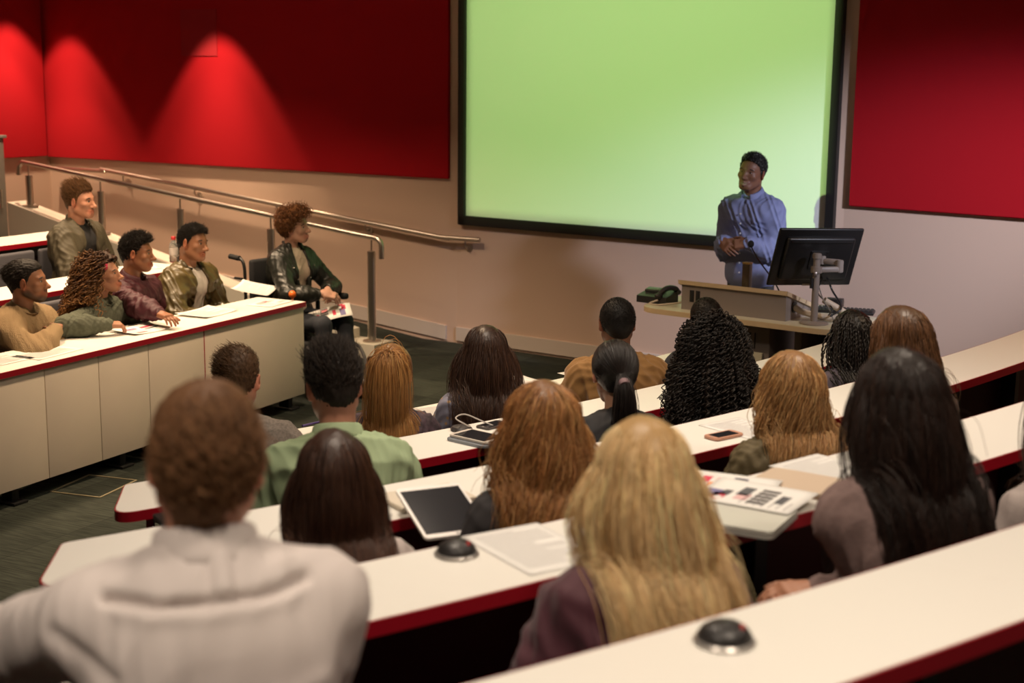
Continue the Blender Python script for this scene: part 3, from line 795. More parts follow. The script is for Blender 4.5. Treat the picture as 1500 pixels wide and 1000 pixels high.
def collar_ring(P, name, col, m, r=(.062, .066), h=.03, th=.008, pitch=24, gap=0, z0=-.004, flare=.006, parent=None, fold=False):
    """band round the neck, higher at the nape; gap = half-angle left open at the throat"""
    o, Rm = neck_frame(P, pitch); n = 40; prof = [(0, 0), (flare * .4, h * .5), (flare, h)] if not fold else [(0, 0), (0, h), (flare * .5, h * 1.08), (flare + .006, h * .9), (flare + .014, h * .1), (flare + .018, -h * .2)]
    V = []; F = []; np_ = len(prof); closed = gap == 0
    for lay in (0, 1):
        for i in range(n + (0 if closed else 1)):
            a = math.pi / 2 + R_(gap) + (2 * math.pi - 2 * R_(gap)) * i / n
            for (dr, dz) in prof:
                rr = np.array([r[0] + dr + lay * th, r[1] + dr + lay * th]) * P.s
                V.append(o + Rm @ np.array([math.cos(a) * rr[0], math.sin(a) * rr[1], (z0 + dz + (.004 if lay else 0) * (0 if dz == 0 else 1)) * P.s]))
    cnt = n + (0 if closed else 1); L = cnt * np_
    def id_(lay, i, j): return lay * L + (i % cnt) * np_ + j
    for i in range(n):
        for j in range(np_ - 1):
            F.append((id_(1, i, j), id_(1, i + 1, j), id_(1, i + 1, j + 1), id_(1, i, j + 1))); F.append((id_(0, i, j), id_(0, i, j + 1), id_(0, i + 1, j + 1), id_(0, i + 1, j)))
        F.append((id_(0, i, np_ - 1), id_(1, i, np_ - 1), id_(1, i + 1, np_ - 1), id_(0, i + 1, np_ - 1))); F.append((id_(0, i, 0), id_(0, i + 1, 0), id_(1, i + 1, 0), id_(1, i, 0)))
    if not closed:
        for i in (0, n):
            for j in range(np_ - 1): F.append((id_(0, i, j), id_(1, i, j), id_(1, i, j + 1), id_(0, i, j + 1)))
    V = np.array(V)
    return mk(name, V, np.array(F, np.int32), m, parent or P.root, np.tile(np.array(col), (len(V), 1)))

def trousers(P, m=denim_m, vox=.014, col=None):
    S = SDF(); s = P.s
    S.ell(P.hip + P.d * .01, np.array([.172, .128, .115]) * s, .05)
    for hp, kn, an, sd in P.legs:
        S.cap(hp, kn, .086 * s, .064 * s, .05); S.cap(kn, an + [0, 0, -.02], .062 * s, .05 * s, .03)
    V, F, c = S.mesh(vox); V = wrinkle(V, F, .006, 18, 3)
    o = mk('trousers', V, F, m, P.root)
    for hp, kn, an, sd in P.legs:
        q = SDF(); f = P.arm_foot if hasattr(P, 'arm_foot') else np.array([0, 1, 0])
        q.cap(an + [0, -.015, -.04], an + [0, .10, -.055], .038, .036, .02); q.cap(an + [0, .10, -.055], an + [0, .17, -.062], .038, .026, .02); q.cap(an + [0, 0, .0], an + [0, -.01, -.05], .036, .04, .02)
        zc = .0
        q.fn(lambda x, y, z, zc=zc: z - zc, an + [-.2, -.2, -.3], an + [.2, .3, .0 - an[2]], .006)
        V, F, c = q.mesh(.009); V[:, 2] = np.maximum(V[:, 2], .001)
        mk('shoe', V, F, getattr(P, 'shoe', shoe_m), P.root)
    return o

# ------------------------------------------------------------------ hair
def hairline(y, front=.066, ear=-.018, nape=-.078):
    return np.interp(y, [-.12, -.062, -.030, -.008, .012, .030, .046, .066, .085], [nape, nape, nape * .75, min(ear, -.012), ear, .030, .056, front + .006, front + .016])

def cap_mesh(P, th, col, front=.066, ear=-.018, nape=-.078, top=None, vox=.006, wr=.0015, wf=90, xt=None, seed=2):
    T = P.T; S = SDF(); r = np.array([.0745, .0945, .0885]) + th; s = T.s
    S.ell(T((0, -.014, .028)), r * s, .02, col, False, T.R)
    S.ell(T((0, .018, .020)), np.array([.064 + th, .060 + th, .086 + th]) * s, .03, col, False, T.R)
    S.cap(T((0, -.055, -.02)), T((0, -.048, nape + .01)), .045 * s + th, .040 * s + th * .6, .03, col)
    for t in (top or []): S.ell(T(t[0]), np.array(t[1]) * s, .025, col, False, T.R)
    Ri = T.R.T; o = T.o
    def f(x, y, z):
        lx = (Ri[0, 0] * (x - o[0]) + Ri[0, 1] * (y - o[1]) + Ri[0, 2] * (z - o[2])) / s
        ly = (Ri[1, 0] * (x - o[0]) + Ri[1, 1] * (y - o[1]) + Ri[1, 2] * (z - o[2])) / s
        lz = (Ri[2, 0] * (x - o[0]) + Ri[2, 1] * (y - o[1]) + Ri[2, 2] * (z - o[2])) / s
        return (lz - hairline(ly, front, ear, nape)) * s * .8 * 1.0
    big = .22 * s
    S.fn(f, T.o - big, T.o + big, .006)      # keep what lies above the hairline: subtracting the part below
    S.ops[-1] = S.ops[-1][:3] + ((lambda x, y, z: f(x, y, z)),) + S.ops[-1][4:]
    V, F, c = S.mesh(vox, col)
    if wr: V = wrinkle(V, F, wr, wf, seed, (1, 1, 1))
    return V, F, c

def coll_ops(P, th):
    """simple collision shapes: head, neck, torso and upper arms"""
    T = P.T; s = T.s; L = []
    L.append(('e', T((0, -.014, .028)), np.array([.0745, .0945, .0885]) * s, T.R, 0, 0)); L.append(('e', T((0, .02, -.01)), np.array([.064, .066, .085]) * s, T.R, 0, 0))
    L.append(('c', P.nb + np.array([0, 0, -.03]), T((0, -.028, -.04)), .056 * s, .054 * s, 0))
    for kind, a in P.torso:
        if kind == 'e': L.append(('e', a[0], a[1] + th, None, 0, 1))
        else: L.append(('c', a[0], a[1], a[2] + th, a[3] + th, 1))
    for nm in ('L', 'R'):
        Sx, El = P.arm[nm][:2]; L.append(('c', Sx, El, .052 * s + th, .044 * s + th, 1))
    return L
def coll_d(L, X):
    d = np.full(len(X), 9.0)
    for o in L: d = np.minimum(d, SDF.dist(o, X[:, 0], X[:, 1], X[:, 2]))
    return d

def scalp_roots(P, n, rng, front=.064, ear=-.012, nape=-.07, extra=None):
    pts = []
    c = np.array([0, -.014, .028]); r = np.array([.0745, .0945, .0885])
    while len(pts) < n:
        d = rng.normal(size=(n * 3, 3)); d /= np.linalg.norm(d, axis=1, keepdims=True); p = c + d * r
        ok = p[:, 2] > hairline(p[:, 1], front, ear, nape)
        if extra is not None: ok &= extra(p)
        pts += list(p[ok])
    p = np.array(pts[:n]); nn = (p - c) / r ** 2; nn /= np.linalg.norm(nn, axis=1, keepdims=True)
    return p, nn

def grow(P, n, L, seg, rng, dir_fn, lay=(.004, .03), grav=.22, th=.02, Lvar=.12, noise=.05, tie=None, tail=None, roots={}, wave=None, lock=1, lenfn=None, fluff=0.0, coh=.9, damp=.12, cling=.006, back=.22, xmax=.17, sweep=0.0):
    """strands that leave the scalp, slide over head and shoulders and hang"""
    p, nn = scalp_roots(P, n, rng, **roots); T = P.T; s = T.s
    X = T.many(p); d = dir_fn(p, nn); d = d @ T.R.T; d /= np.linalg.norm(d, axis=1, keepdims=True)
    layer = lay[0] + (lay[1] - lay[0]) * rng.random(n) ** 1.3
    Ls = L * (1 + Lvar * (rng.random(n) * 2 - 1))
    if lenfn is not None: Ls = Ls * lenfn(p)
    step = Ls / seg; C_ = coll_ops(P, th); TO = C_[3:]; down = np.array([0, 0, -1.0]); paths = [X.copy()]; done = np.zeros(n, bool) if tie is not None else None
    for k in range(seg):
        t = k / seg
        if tie is None:
            dd = d * (1 - grav) + down * grav + rng.normal(size=(n, 3)) * noise
            low = np.clip((T.o[2] - .0 - X[:, 2]) / .12, 0, 1); dd[:, 0] -= coh * low * np.clip(np.abs(X[:, 0] - T.o[0]) - .045, 0, 1) * np.sign(X[:, 0] - T.o[0]); dd[:, 0] += sweep * low; dd[:, 1] -= back * low * (X[:, 1] > T.o[1] - .10)
        else:
            to = tie['p'] - X; dist = np.linalg.norm(to, axis=1); near = dist < tie.get('r', .022); newly = near & ~done; done |= near
            dd = np.where(done[:, None], d * (1 - tie.get('g', .25)) + down * tie.get('g', .25) + rng.normal(size=(n, 3)) * noise, to / np.maximum(dist, 1e-6)[:, None] + nn @ T.R.T * .0)
            dd[newly] = np.array(tie['dir']) + rng.normal(size=(newly.sum(), 3)) * tie.get('spread', .25)
        dd /= np.maximum(np.linalg.norm(dd, axis=1, keepdims=True), 1e-6)
        Y = X + dd * step[:, None]
        lyr = layer * (min(1, .35 + t * 2.2) if tie is None else 1) + fluff * t
        for it in range(2):
            ds = coll_d(C_, Y) - lyr; hit = ds < 0
            if hit.any():
                Z = Y[hit]; e = 1e-3; g = np.stack([coll_d(C_, Z + e * np.eye(3)[a]) - coll_d(C_, Z - e * np.eye(3)[a]) for a in range(3)], 1)
                g /= np.maximum(np.linalg.norm(g, axis=1, keepdims=True), 1e-6); Y[hit] = Z - g * ds[hit][:, None]
        if cling is not None and tie is None:
            hd = coll_d(C_[:3], Y) - lyr - cling; far = (hd > 0) & (Y[:, 2] > T.o[2] + .012 * s)
            if far.any():
                Z = Y[far]; e = 1e-3; g = np.stack([coll_d(C_[:3], Z + e * np.eye(3)[a]) - coll_d(C_[:3], Z - e * np.eye(3)[a]) for a in range(3)], 1)
                g /= np.maximum(np.linalg.norm(g, axis=1, keepdims=True), 1e-6); Y[far] = Z - g * (hd[far] * .75)[:, None]
        d = Y - X; ln = np.linalg.norm(d, axis=1, keepdims=True); d = d / np.maximum(ln, 1e-6)
        on = coll_d(TO, Y) < lyr + .012
        if tie is None and on.any(): d[on, 0] *= damp; d[on] /= np.maximum(np.linalg.norm(d[on], axis=1, keepdims=True), 1e-6)
        X = X + d * step[:, None]; paths.append(X.copy())
    Q = np.stack(paths, 1)
    if xmax and tie is None:            # no stray wires: strands that slid off the shoulders are swapped for tidy ones
        bad = (np.abs(Q[:, :, 0] - T.o[0]).max(1) > xmax) | ((Q[:, :, 1] - T.o[1]).max(1) > .092)
        if bad.any() and (~bad).any(): Q[bad] = Q[rng.choice(np.flatnonzero(~bad), bad.sum())] + rng.normal(size=(bad.sum(), 1, 3)) * .002
    if wave is not None: Q = waves(Q, Ls, rng, *wave)
    return Q

def waves(Q, Ls, rng, amp, lam, ramp=.25, clump=None):
    """turn the hanging length into waves or corkscrews"""
    n, S, _ = Q.shape; t = np.linspace(0, 1, S)[None, :]; ph = rng.random(n) * 2 * np.pi
    if clump is not None: ph = rng.random(clump)[rng.integers(0, clump, n)] * 2 * np.pi + rng.normal(size=n) * .35
    w = 2 * np.pi * Ls[:, None] * t / (lam * (1 + .25 * (rng.random(n)[:, None] - .5))) + ph[:, None]
    A = amp * np.clip(t / ramp, 0, 1) * (1 + .3 * (rng.random(n)[:, None] - .5))
    d = np.gradient(Q, axis=1); d /= np.maximum(np.linalg.norm(d, axis=2, keepdims=True), 1e-6)
    ref = np.array([.3, .9, .2]); e1 = np.cross(d, ref); e1 /= np.maximum(np.linalg.norm(e1, axis=2, keepdims=True), 1e-6); e2 = np.cross(d, e1)
    return Q + e1 * (A * np.cos(w))[..., None] + e2 * (A * np.sin(w))[..., None]

def resample(Q, m):
    n, S, _ = Q.shape; t = np.linspace(0, S - 1, m); i = np.clip(t.astype(int), 0, S - 2); f = (t - i)[None, :, None]
    a = Q[:, np.maximum(i - 1, 0)]; b = Q[:, i]; c = Q[:, i + 1]; d = Q[:, np.minimum(i + 2, S - 1)]
    return .5 * (2 * b + (c - a) * f + (2 * a - 5 * b + 4 * c - d) * f ** 2 + (3 * b - a - 3 * c + d) * f ** 3)

def strand_mesh(Q, r0, r1, cols, sides=3, tip=None):
    """tubes along the paths; cols (n,3) or (n,S,3)"""
    n, S, _ = Q.shape; d = np.gradient(Q, axis=1); d /= np.maximum(np.linalg.norm(d, axis=2, keepdims=True), 1e-6)
    ref = np.tile(np.array([.0, 1.0, .12]), (n, S, 1)); e1 = np.cross(d, ref); e1 /= np.maximum(np.linalg.norm(e1, axis=2, keepdims=True), 1e-6); e2 = np.cross(d, e1)
    t = np.linspace(0, 1, S); rad = (r0 + (r1 - r0) * t ** 1.6)[None, :, None]
    rad = rad * np.where(t < .08, .6 + 5 * t, 1)[None, :, None]
    V = np.stack([Q + rad * (e1 * math.cos(2 * math.pi * k / sides) + e2 * math.sin(2 * math.pi * k / sides)) for k in range(sides)], 2).reshape(-1, 3)
    base = (np.arange(n)[:, None] * S + np.arange(S - 1)[None, :]) * sides; Fs = []
    for k in range(sides):
        j = (k + 1) % sides; Fs.append(np.stack([base + k, base + j, base + sides + j, base + sides + k], -1).reshape(-1, 4))
    if cols.ndim == 2: cols = np.repeat(cols[:, None, :], S, 1)
    return V, np.concatenate(Fs).astype(np.int32), np.repeat(cols.reshape(n * S, 3), sides, 0)

def join(parts):
    V = []; F = []; C_ = []; o = 0
    for v, f, c in parts: V.append(v); F.append(f + o); C_.append(c); o += len(v)
    return np.concatenate(V), np.concatenate(F), np.concatenate(C_)

def tint(rng, n, base, var=.25, hi=None, hip=.3):
    """strand colours: a base with lighter and darker strands, some of a second colour"""
    c = np.tile(np.array(base), (n, 1)) * (1 + var * rng.normal(size=(n, 1)))
    if hi is not None:
        k = rng.random(n) < hip; f = rng.random((k.sum(), 1)); c[k] = c[k] * (1 - f) + np.array(hi) * f
    return np.clip(c, .001, .9)

def hair_obj(P, parts, m=None, name='hair'):
    V, F, c = join(parts); return mk(name, V, F, m or hair_m, P.root, c)

def short_hair(P, base, th=.012, L=.035, n=1800, seed=1, front=.066, ear=-.02, nape=-.075, top=None, up=.5, comb=(0, -.3, 0), r=.0011, hi=None, var=.3, curl=None, lenfn=None, wr=.004, vox=.006, wfq=230):
    rng = np.random.default_rng(seed); V, F, c = cap_mesh(P, th, tuple(np.array(base) * .75), front, ear, nape, top, vox, wr, wfq, seed=seed)
    def dfn(p, nn):
        d = nn * up + np.array(comb) + rng.normal(size=nn.shape) * .25; return d
    p, nn = scalp_roots(P, n, rng, front=front, ear=ear + .006, nape=nape + .008)
    T = P.T; X = p + nn * th * 1.0
    if top:
        for t in top:
            k = (((X - np.array(t[0])) / np.array(t[1])) ** 2).sum(1) < 1
            q = (X[k] - np.array(t[0])) / np.array(t[1]); q /= np.maximum(np.linalg.norm(q, axis=1, keepdims=True), .05); X[k] = np.array(t[0]) + q * np.array(t[1]) * 1.0
    d = dfn(p, nn); d /= np.linalg.norm(d, axis=1, keepdims=True); seg = 6; pts = [X]; LL = L * (.6 + .8 * rng.random(n))
    if lenfn is not None: LL = LL * lenfn(p)
    for k in range(seg):
        d = d * .8 + np.array(comb) * .35 + nn * -.12 + rng.normal(size=d.shape) * .10; d /= np.linalg.norm(d, axis=1, keepdims=True); pts.append(pts[-1] + d * (LL / seg)[:, None])
    Q = T.many(np.stack(pts, 1).reshape(-1, 3)).reshape(n, seg + 1, 3)
    if curl: Q = waves(resample(Q, 14), LL, rng, curl[0], curl[1], .3)
    hair_obj(P, [(V, F, c), strand_mesh(Q, r, r * .4, tint(rng, n, base, var, hi))], hairmatte_m)
# ================================================================== the audience
def seat_pt(row, px, py, back):
    Rr = RFAR[row] + back; d = ray(px, py); a = d[0] ** 2 + d[1] ** 2; b = 2 * (d[0] * (-CX) + d[1] * (-CY)); c = CX * CX + CY * CY - Rr ** 2
    return CAM + d * ((-b - math.sqrt(b * b - 4 * a * c)) / (2 * a))
def left_pt(px, py, off):
    d = ray(px, py); t = (off + LN @ P0) / (LN @ d[:2]); return CAM + d * t
def on_left(px, py, z): return at_h(px, py, z)
def seat_under(P, up, grp, lab):
    s = make_seat(up=up, seat_z=P.seat_z - .05, back_z=(P.seat_z + .04, .60), w=.44, th=.028)
    s.location = P.root.location; s.rotation_euler = P.root.rotation_euler
    q = Matrix.Rotation(P.root.rotation_euler.z, 3, 'Z') @ Vector((0, P.hip[1] - .175, 0)); s.location = P.root.location + q
    tag(s, lab, 'seat', grp); return s
def fold_at(P, V, F, lines):
    """cloth creases on the back: polylines in body x,z with depth and width"""
    N = normals(V, F); out = V.copy(); disp = np.zeros(len(V))
    for pts, amp, wd in lines:
        pts = np.array(pts, float); d = np.full(len(V), 9.0)
        for a, b in zip(pts[:-1], pts[1:]):
            ba = b - a; h = np.clip(((V[:, [0, 2]] - a) @ ba) / (ba @ ba), 0, 1); d = np.minimum(d, np.linalg.norm(V[:, [0, 2]] - a - h[:, None] * ba, axis=1))
        disp += amp * np.exp(-(d / wd) ** 2) * (N[:, 1] < .1)
    return V + N * disp[:, None]
def open_front(P, wt, wb, zt, zb, y0=.03, x0=0.0):
    def cut(S):
        h = P.hip; s = P.s; d = P.d
        def f(x, y, z):
            zz = (z - h[2]) / s; yy = y - h[1] - (z - h[2]) * d[1] / d[2]
            hw = np.interp(zz, [zb, zt], [wb, wt]) if not np.isscalar(zz) else 0
            return np.maximum(np.abs(x - x0) - hw, y0 - yy).astype(np.float32) + 0 * y
        S.fn(f, h + np.array([-.2, -.05, -.12]), h + np.array([.2, .5, .66]), .008)
    return cut
CAST = {}
CLOTH = 0

# ---- row nearest the camera -----------------------------------------------------------------
# man in the white shirt
P = build_person('person in a white shirt seen from behind, short light brown hair, arm along the desk', seat_pt(3, 303, 558, .62), SKIN_TIER * 3, 107, s=1.0, lean=14, head=(-12, -6, 2), skin=(.50, .24, .16), w=1.10, hair_h=.012, vox=.006, build=1.0, neck=.142,
                 arms={'L': dict(w=at_h(-95, 950, row_h(3) + .045), world=True, pole=(-.5, -.3, -1)), 'R': dict(w=(.02, .40, .22), pole=(.12, -.5, -.85))})
def white_folds(P, V, F):
    z = P.nb[2] + .092
    return fold_at(P, V, F, [([(-.15, z - .108), (-.09, z - .112), (.0, z - .108), (.09, z - .108), (.14, z - .104)], -.019, .0075), ([(-.13, z - .125), (.0, z - .125), (.12, z - .121)], .004, .012),
                             ([(.012, z + .0), (.014, z - .10)], .008, .014), ([(-.008, z), (-.006, z - .10)], -.005, .005), ([(.034, z), (.034, z - .10)], -.005, .005),
                             ([(-.17, z - .03), (-.06, z - .05)], .006, .012), ([(.06, z - .055), (.17, z - .035)], .006, .012), ([(-.16, z - .25), (.0, z - .27), (.15, z - .245)], .005, .018), ([(-.22, z - .16), (-.15, z - .21)], -.008, .012)])
shirt_w = mat('white_cotton', (.66, .60, .58), .8, spec=.2, bump=(420, .08, .001))
garment(P, 'shirt', .016, (.6, .6, .6), shirt_w, vox=.006, wr=.003, wf=14, seed=4, folds=white_folds, puff=.014)
collar_ring(P, 'collar', (.6, .6, .6), shirt_w, r=(.060, .064), h=.040, th=.004, pitch=16, gap=14, fold=True)
trousers(P)
short_hair(P, (.19, .090, .040), .007, .034, 5200, seed=3, front=.062, nape=-.088, top=[((.0, -.004, .062), (.069, .090, .064))], up=.35, comb=(.25, -.75, -.25), r=.0010, hi=(.34, .18, .085), var=.35, wr=.0022, wfq=120)
CAST['white'] = P

# blonde woman in burgundy
def part_dir(side=.5, back=-.5, up=.25, px=.0):
    """parted on top and combed back: only the front and top hair goes sideways, the back falls straight"""
    def f(p, nn):
        k = np.clip((p[:, 1] + .045) / .07, 0, 1)
        return nn * .30 + np.stack([np.sign(p[:, 0] - px) * side * k, back * (1.0 - .2 * k), -.55 * (1 - k) + .05], 1)
    return f
P = build_person('person seen from behind in a burgundy top, long straight pale blonde hair', seat_pt(3, 948, 606, .60), SKIN_TIER * 3, 108, s=.96, lean=14, head=(-6, -8, 4), sex='f', skin=(.52, .27, .18), hair_h=.014, vox=.008)
garment(P, 'top', .014, (.075, .016, .028), mat('burgundy_velvet', (.07, .012, .024), .7, sheen=.25, bump=(60, .2, .004)), vox=.008, wr=.007, wf=17, seed=9, puff=.012)
trousers(P)
rng = np.random.default_rng(21)
V, F, c = cap_mesh(P, .008, (.44, .27, .11), nape=-.07)
Q = grow(P, 3600, .50, 15, rng, part_dir(.55, -.35), lay=(.005, .016), grav=.32, th=.020, noise=.03, Lvar=.16, coh=2.2, sweep=.20, xmax=.16)
hair_obj(P, [(V, F, c), strand_mesh(resample(Q, 24), .0011, .0004, tint(rng, 3600, (.86, .62, .33), .16, (.60, .37, .15), .35))])
CAST['blonde'] = P

# woman with long dark hair and grey cardigan
P = build_person('person seen from behind in a mauve grey cardigan, very long dark glossy hair', seat_pt(3, 1318, 506, .58), SKIN_TIER * 3, 112, s=1.0, lean=8, head=(-4, -4, -3), sex='f', skin=(.42, .2, .12), hair_h=.014, vox=.007, w=1.04,
                 arms={'L': dict(w=at_h(1198, 866, 1.12), world=True, pole=(.3, -.2, -1), f=(-.95, .15, .05), n=(0, -.2, 1), curl=.7)})
garment(P, 'cardigan', .018, (.24, .16, .15), mat('mauve_wool', (.235, .165, .155), .95, spec=.1, var=(60, .12), bump=(120, .5, .003)), vox=.008, wr=.005, wf=19, seed=12, puff=.008)
trousers(P)
rng = np.random.default_rng(22)
V, F, c = cap_mesh(P, .008, (.014, .008, .006), nape=-.07)
Q = grow(P, 4200, .66, 17, rng, part_dir(.5, -.35), lay=(.005, .020), grav=.30, th=.022, noise=.015, Lvar=.10, xmax=.145, wave=(.005, .18, .6, 40))
hair_obj(P, [(V, F, c), strand_mesh(resample(Q, 26), .0012, .0005, tint(rng, 4200, (.020, .0095, .0065), .25, (.045, .018, .010), .25))])
CAST['dark'] = P

# person cut by the right picture edge
P = build_person('person in a pale grey top cut off by the right picture edge', seat_pt(3, 1562, 540, .56), SKIN_TIER * 3, 116, s=.97, lean=12, head=(0, -4, 0), sex='f', skin=(.45, .22, .14), hair_h=.014, vox=.012, legs=False)
garment(P, 'top', .016, (.45, .38, .36), mat('pale_knit', (.42, .36, .34), .9, bump=(150, .3, .002)), vox=.010, wr=.005, wf=18, seed=13)
rng = np.random.default_rng(23); V, F, c = cap_mesh(P, .008, (.03, .016, .010), nape=-.07, vox=.01)
Q = grow(P, 1200, .36, 12, rng, part_dir(.5, -.35), lay=(.005, .018), grav=.3, th=.018, noise=.02)
hair_obj(P, [(V, F, c), strand_mesh(Q, .0016, .0008, tint(rng, 1200, (.045, .022, .012), .25))]); trousers(P)

# ---- third row --------------------------------------------------------------------------------
P = build_person('person seen from behind with a dark brown shoulder-length bob and pale top', seat_pt(2, 488, 626, .58), SKIN_TIER * 2, 108, s=.94, lean=14, head=(-8, -6, 0), sex='f', skin=(.50, .26, .18), hair_h=.014, vox=.008)
garment(P, 'top', .014, (.42, .35, .33), mat('stone_jersey', (.42, .36, .335), .9, bump=(200, .2, .001)), vox=.009, wr=.004, wf=20, seed=15)
trousers(P)
rng = np.random.default_rng(24); V, F, c = cap_mesh(P, .008, (.035, .016, .010), nape=-.075)
Q = grow(P, 3400, .285, 12, rng, part_dir(.6, -.3), lay=(.006, .016), grav=.33, th=.016, noise=.02, Lvar=.05, lenfn=lambda p: 1.02 + .9 * (p[:, 2] - .03))
t_ = np.linspace(0, 1, 20)[None, :, None]; cc = tint(rng, 3400, (.050, .020, .011), .25, (.09, .038, .018), .3)
hair_obj(P, [(V, F, c), strand_mesh(resample(Q, 20), .0012, .0006, np.repeat(cc[:, None, :], 20, 1) * (1 + 1.6 * np.clip(t_ - .55, 0, 1)))])
CAST['bob'] = P

P = build_person('person seen from behind in a charcoal top, wavy auburn hair past the shoulders', seat_pt(2, 798, 553, .62), SKIN_TIER * 2, 106, s=.97, lean=10, head=(-4, -5, 3), sex='f', skin=(.52, .28, .2), hair_h=.016, vox=.008)
garment(P, 'top', .014, (.03, .028, .03), mat('charcoal_jersey', (.030, .027, .029), .85, bump=(200, .2, .001)), vox=.009, wr=.005, wf=18, seed=16)
trousers(P)
rng = np.random.default_rng(25); V, F, c = cap_mesh(P, .008, (.17, .075, .025), nape=-.075)
Q = grow(P, 3600, .41, 15, rng, part_dir(.6, -.3), lay=(.006, .022), grav=.30, th=.018, noise=.05, Lvar=.14, wave=(.012, .15, .5, 60))
hair_obj(P, [(V, F, c), strand_mesh(resample(Q, 26), .0012, .0005, tint(rng, 3600, (.36, .16, .052), .25, (.58, .33, .12), .4))])
CAST['auburn'] = P

P = build_person('person seen from behind in an olive jacket, wavy honey blonde hair', seat_pt(2, 1162, 511, .58), SKIN_TIER * 2, 110, s=.95, lean=12, head=(2, -5, 2), sex='f', skin=(.52, .28, .2), hair_h=.014, vox=.009)
garment(P, 'jacket', .022, (.10, .075, .030), mat('olive_cotton', (.105, .078, .033), .75, bump=(90, .3, .003)), vox=.009, wr=.008, wf=20, seed=17, puff=.012)
collar_ring(P, 'jacket_collar', (.10, .075, .03), mat('olive_cotton'), r=(.064, .068), h=.035, th=.012, pitch=18)
trousers(P)
rng = np.random.default_rng(26); V, F, c = cap_mesh(P, .008, (.24, .12, .045), nape=-.075)
Q = grow(P, 2800, .32, 14, rng, part_dir(.65, -.25), lay=(.005, .018), grav=.30, th=.026, noise=.04, Lvar=.14, xmax=.135, wave=(.012, .14, .5, 50))
hair_obj(P, [(V, F, c), strand_mesh(resample(Q, 26), .0012, .0005, tint(rng, 2800, (.44, .23, .085), .22, (.68, .44, .19), .45))])
CAST['olivew'] = P

P = build_person('person with long glossy chestnut hair, partly hidden by the very long dark hair', seat_pt(2, 1322, 445, .60), SKIN_TIER * 2, 112, s=1.0, lean=8, head=(4, -4, 0), sex='f', skin=(.5, .26, .18), hair_h=.014, vox=.009)
garment(P, 'top', .014, (.06, .04, .035), mat('brown_jersey', (.06, .04, .033), .85), vox=.010, wr=.004, wf=20, seed=18)
trousers(P)
rng = np.random.default_rng(27); V, F, c = cap_mesh(P, .008, (.07, .033, .014), nape=-.075)
Q = grow(P, 2600, .50, 15, rng, part_dir(.5, -.4), lay=(.005, .018), grav=.30, th=.018, noise=.02, xmax=.13, Lvar=.12, wave=(.008, .16, .6, 40))
hair_obj(P, [(V, F, c), strand_mesh(resample(Q, 24), .0012, .0005, tint(rng, 2600, (.125, .055, .022), .25, (.24, .11, .04), .3))])
CAST['brown'] = P

# ---- second row -------------------------------------------------------------------------------
P = build_person('person seen from behind in a pale green shirt, thick short black hair', seat_pt(1, 486, 507, .60), SKIN_TIER * 1, 100, s=1.0, lean=12, head=(10, -8, -2), sex='m', skin=(.42, .2, .13), hair_h=.014, vox=.006, w=1.06)
green_m = mat('pale_green_cotton', (.31, .40, .235), .8, bump=(300, .15, .001))
garment(P, 'shirt', .016, (.27, .33, .2), green_m, vox=.007, wr=.008, wf=16, seed=19, puff=.012)
collar_ring(P, 'collar', (.27, .33, .2), green_m, r=(.060, .064), h=.036, th=.004, pitch=18, gap=12, fold=True)
trousers(P)
short_hair(P, (.020, .013, .009), .005, .042, 3600, seed=5, front=.07, nape=-.058, ear=-.006, top=[((0, .0, .072), (.072, .092, .064))], up=.9, comb=(0, .35, .3), r=.0010, hi=(.045, .028, .018), lenfn=lambda p: np.clip(.25 + (p[:, 2] - .0) * 12, .2, 1.1))
CAST['green'] = P

P = build_person('person seen from behind with black hair in a low ponytail and black top', seat_pt(1, 901, 497, .58), SKIN_TIER * 1, 104, s=.97, lean=12, head=(-4, -8, 0), sex='f', skin=(.5, .27, .18), hair_h=.014, vox=.007)
garment(P, 'top', .014, (.016, .015, .017), mat('black_jersey', (.014, .013, .015), .8), vox=.009, wr=.005, wf=18, seed=20)
trousers(P)
rng = np.random.default_rng(28); V, F, c = cap_mesh(P, .012, (.010, .008, .007), nape=-.07)
tp = P.T((0, -.128, -.018))
Q = grow(P, 2600, .46, 22, rng, lambda p, nn: nn * .2 + np.array([0, -.8, -.3]), lay=(.008, .014), th=.016, noise=.02, Lvar=.12, tie=dict(p=tp, dir=(0, -.8, -.75), spread=.22, g=.35, r=.026))
hair_obj(P, [(V, F, c), strand_mesh(resample(Q, 28), .0010, .0005, tint(rng, 2600, (.016, .0115, .010), .25, (.04, .03, .026), .2))])
mb = MB(); mb.lathe([(.013, -.012), (.021, -.010), (.023, 0), (.021, .010), (.013, .012)], M=Vector((0, -.8, -.55)).to_track_quat('Z', 'Y').to_matrix().to_4x4(), c=tuple(tp + np.array([0, -.012, -.01]))); mb.build('hair_tie', mat('mauve_tie', (.20, .12, .13), .7), P.root)
CAST['pony'] = P

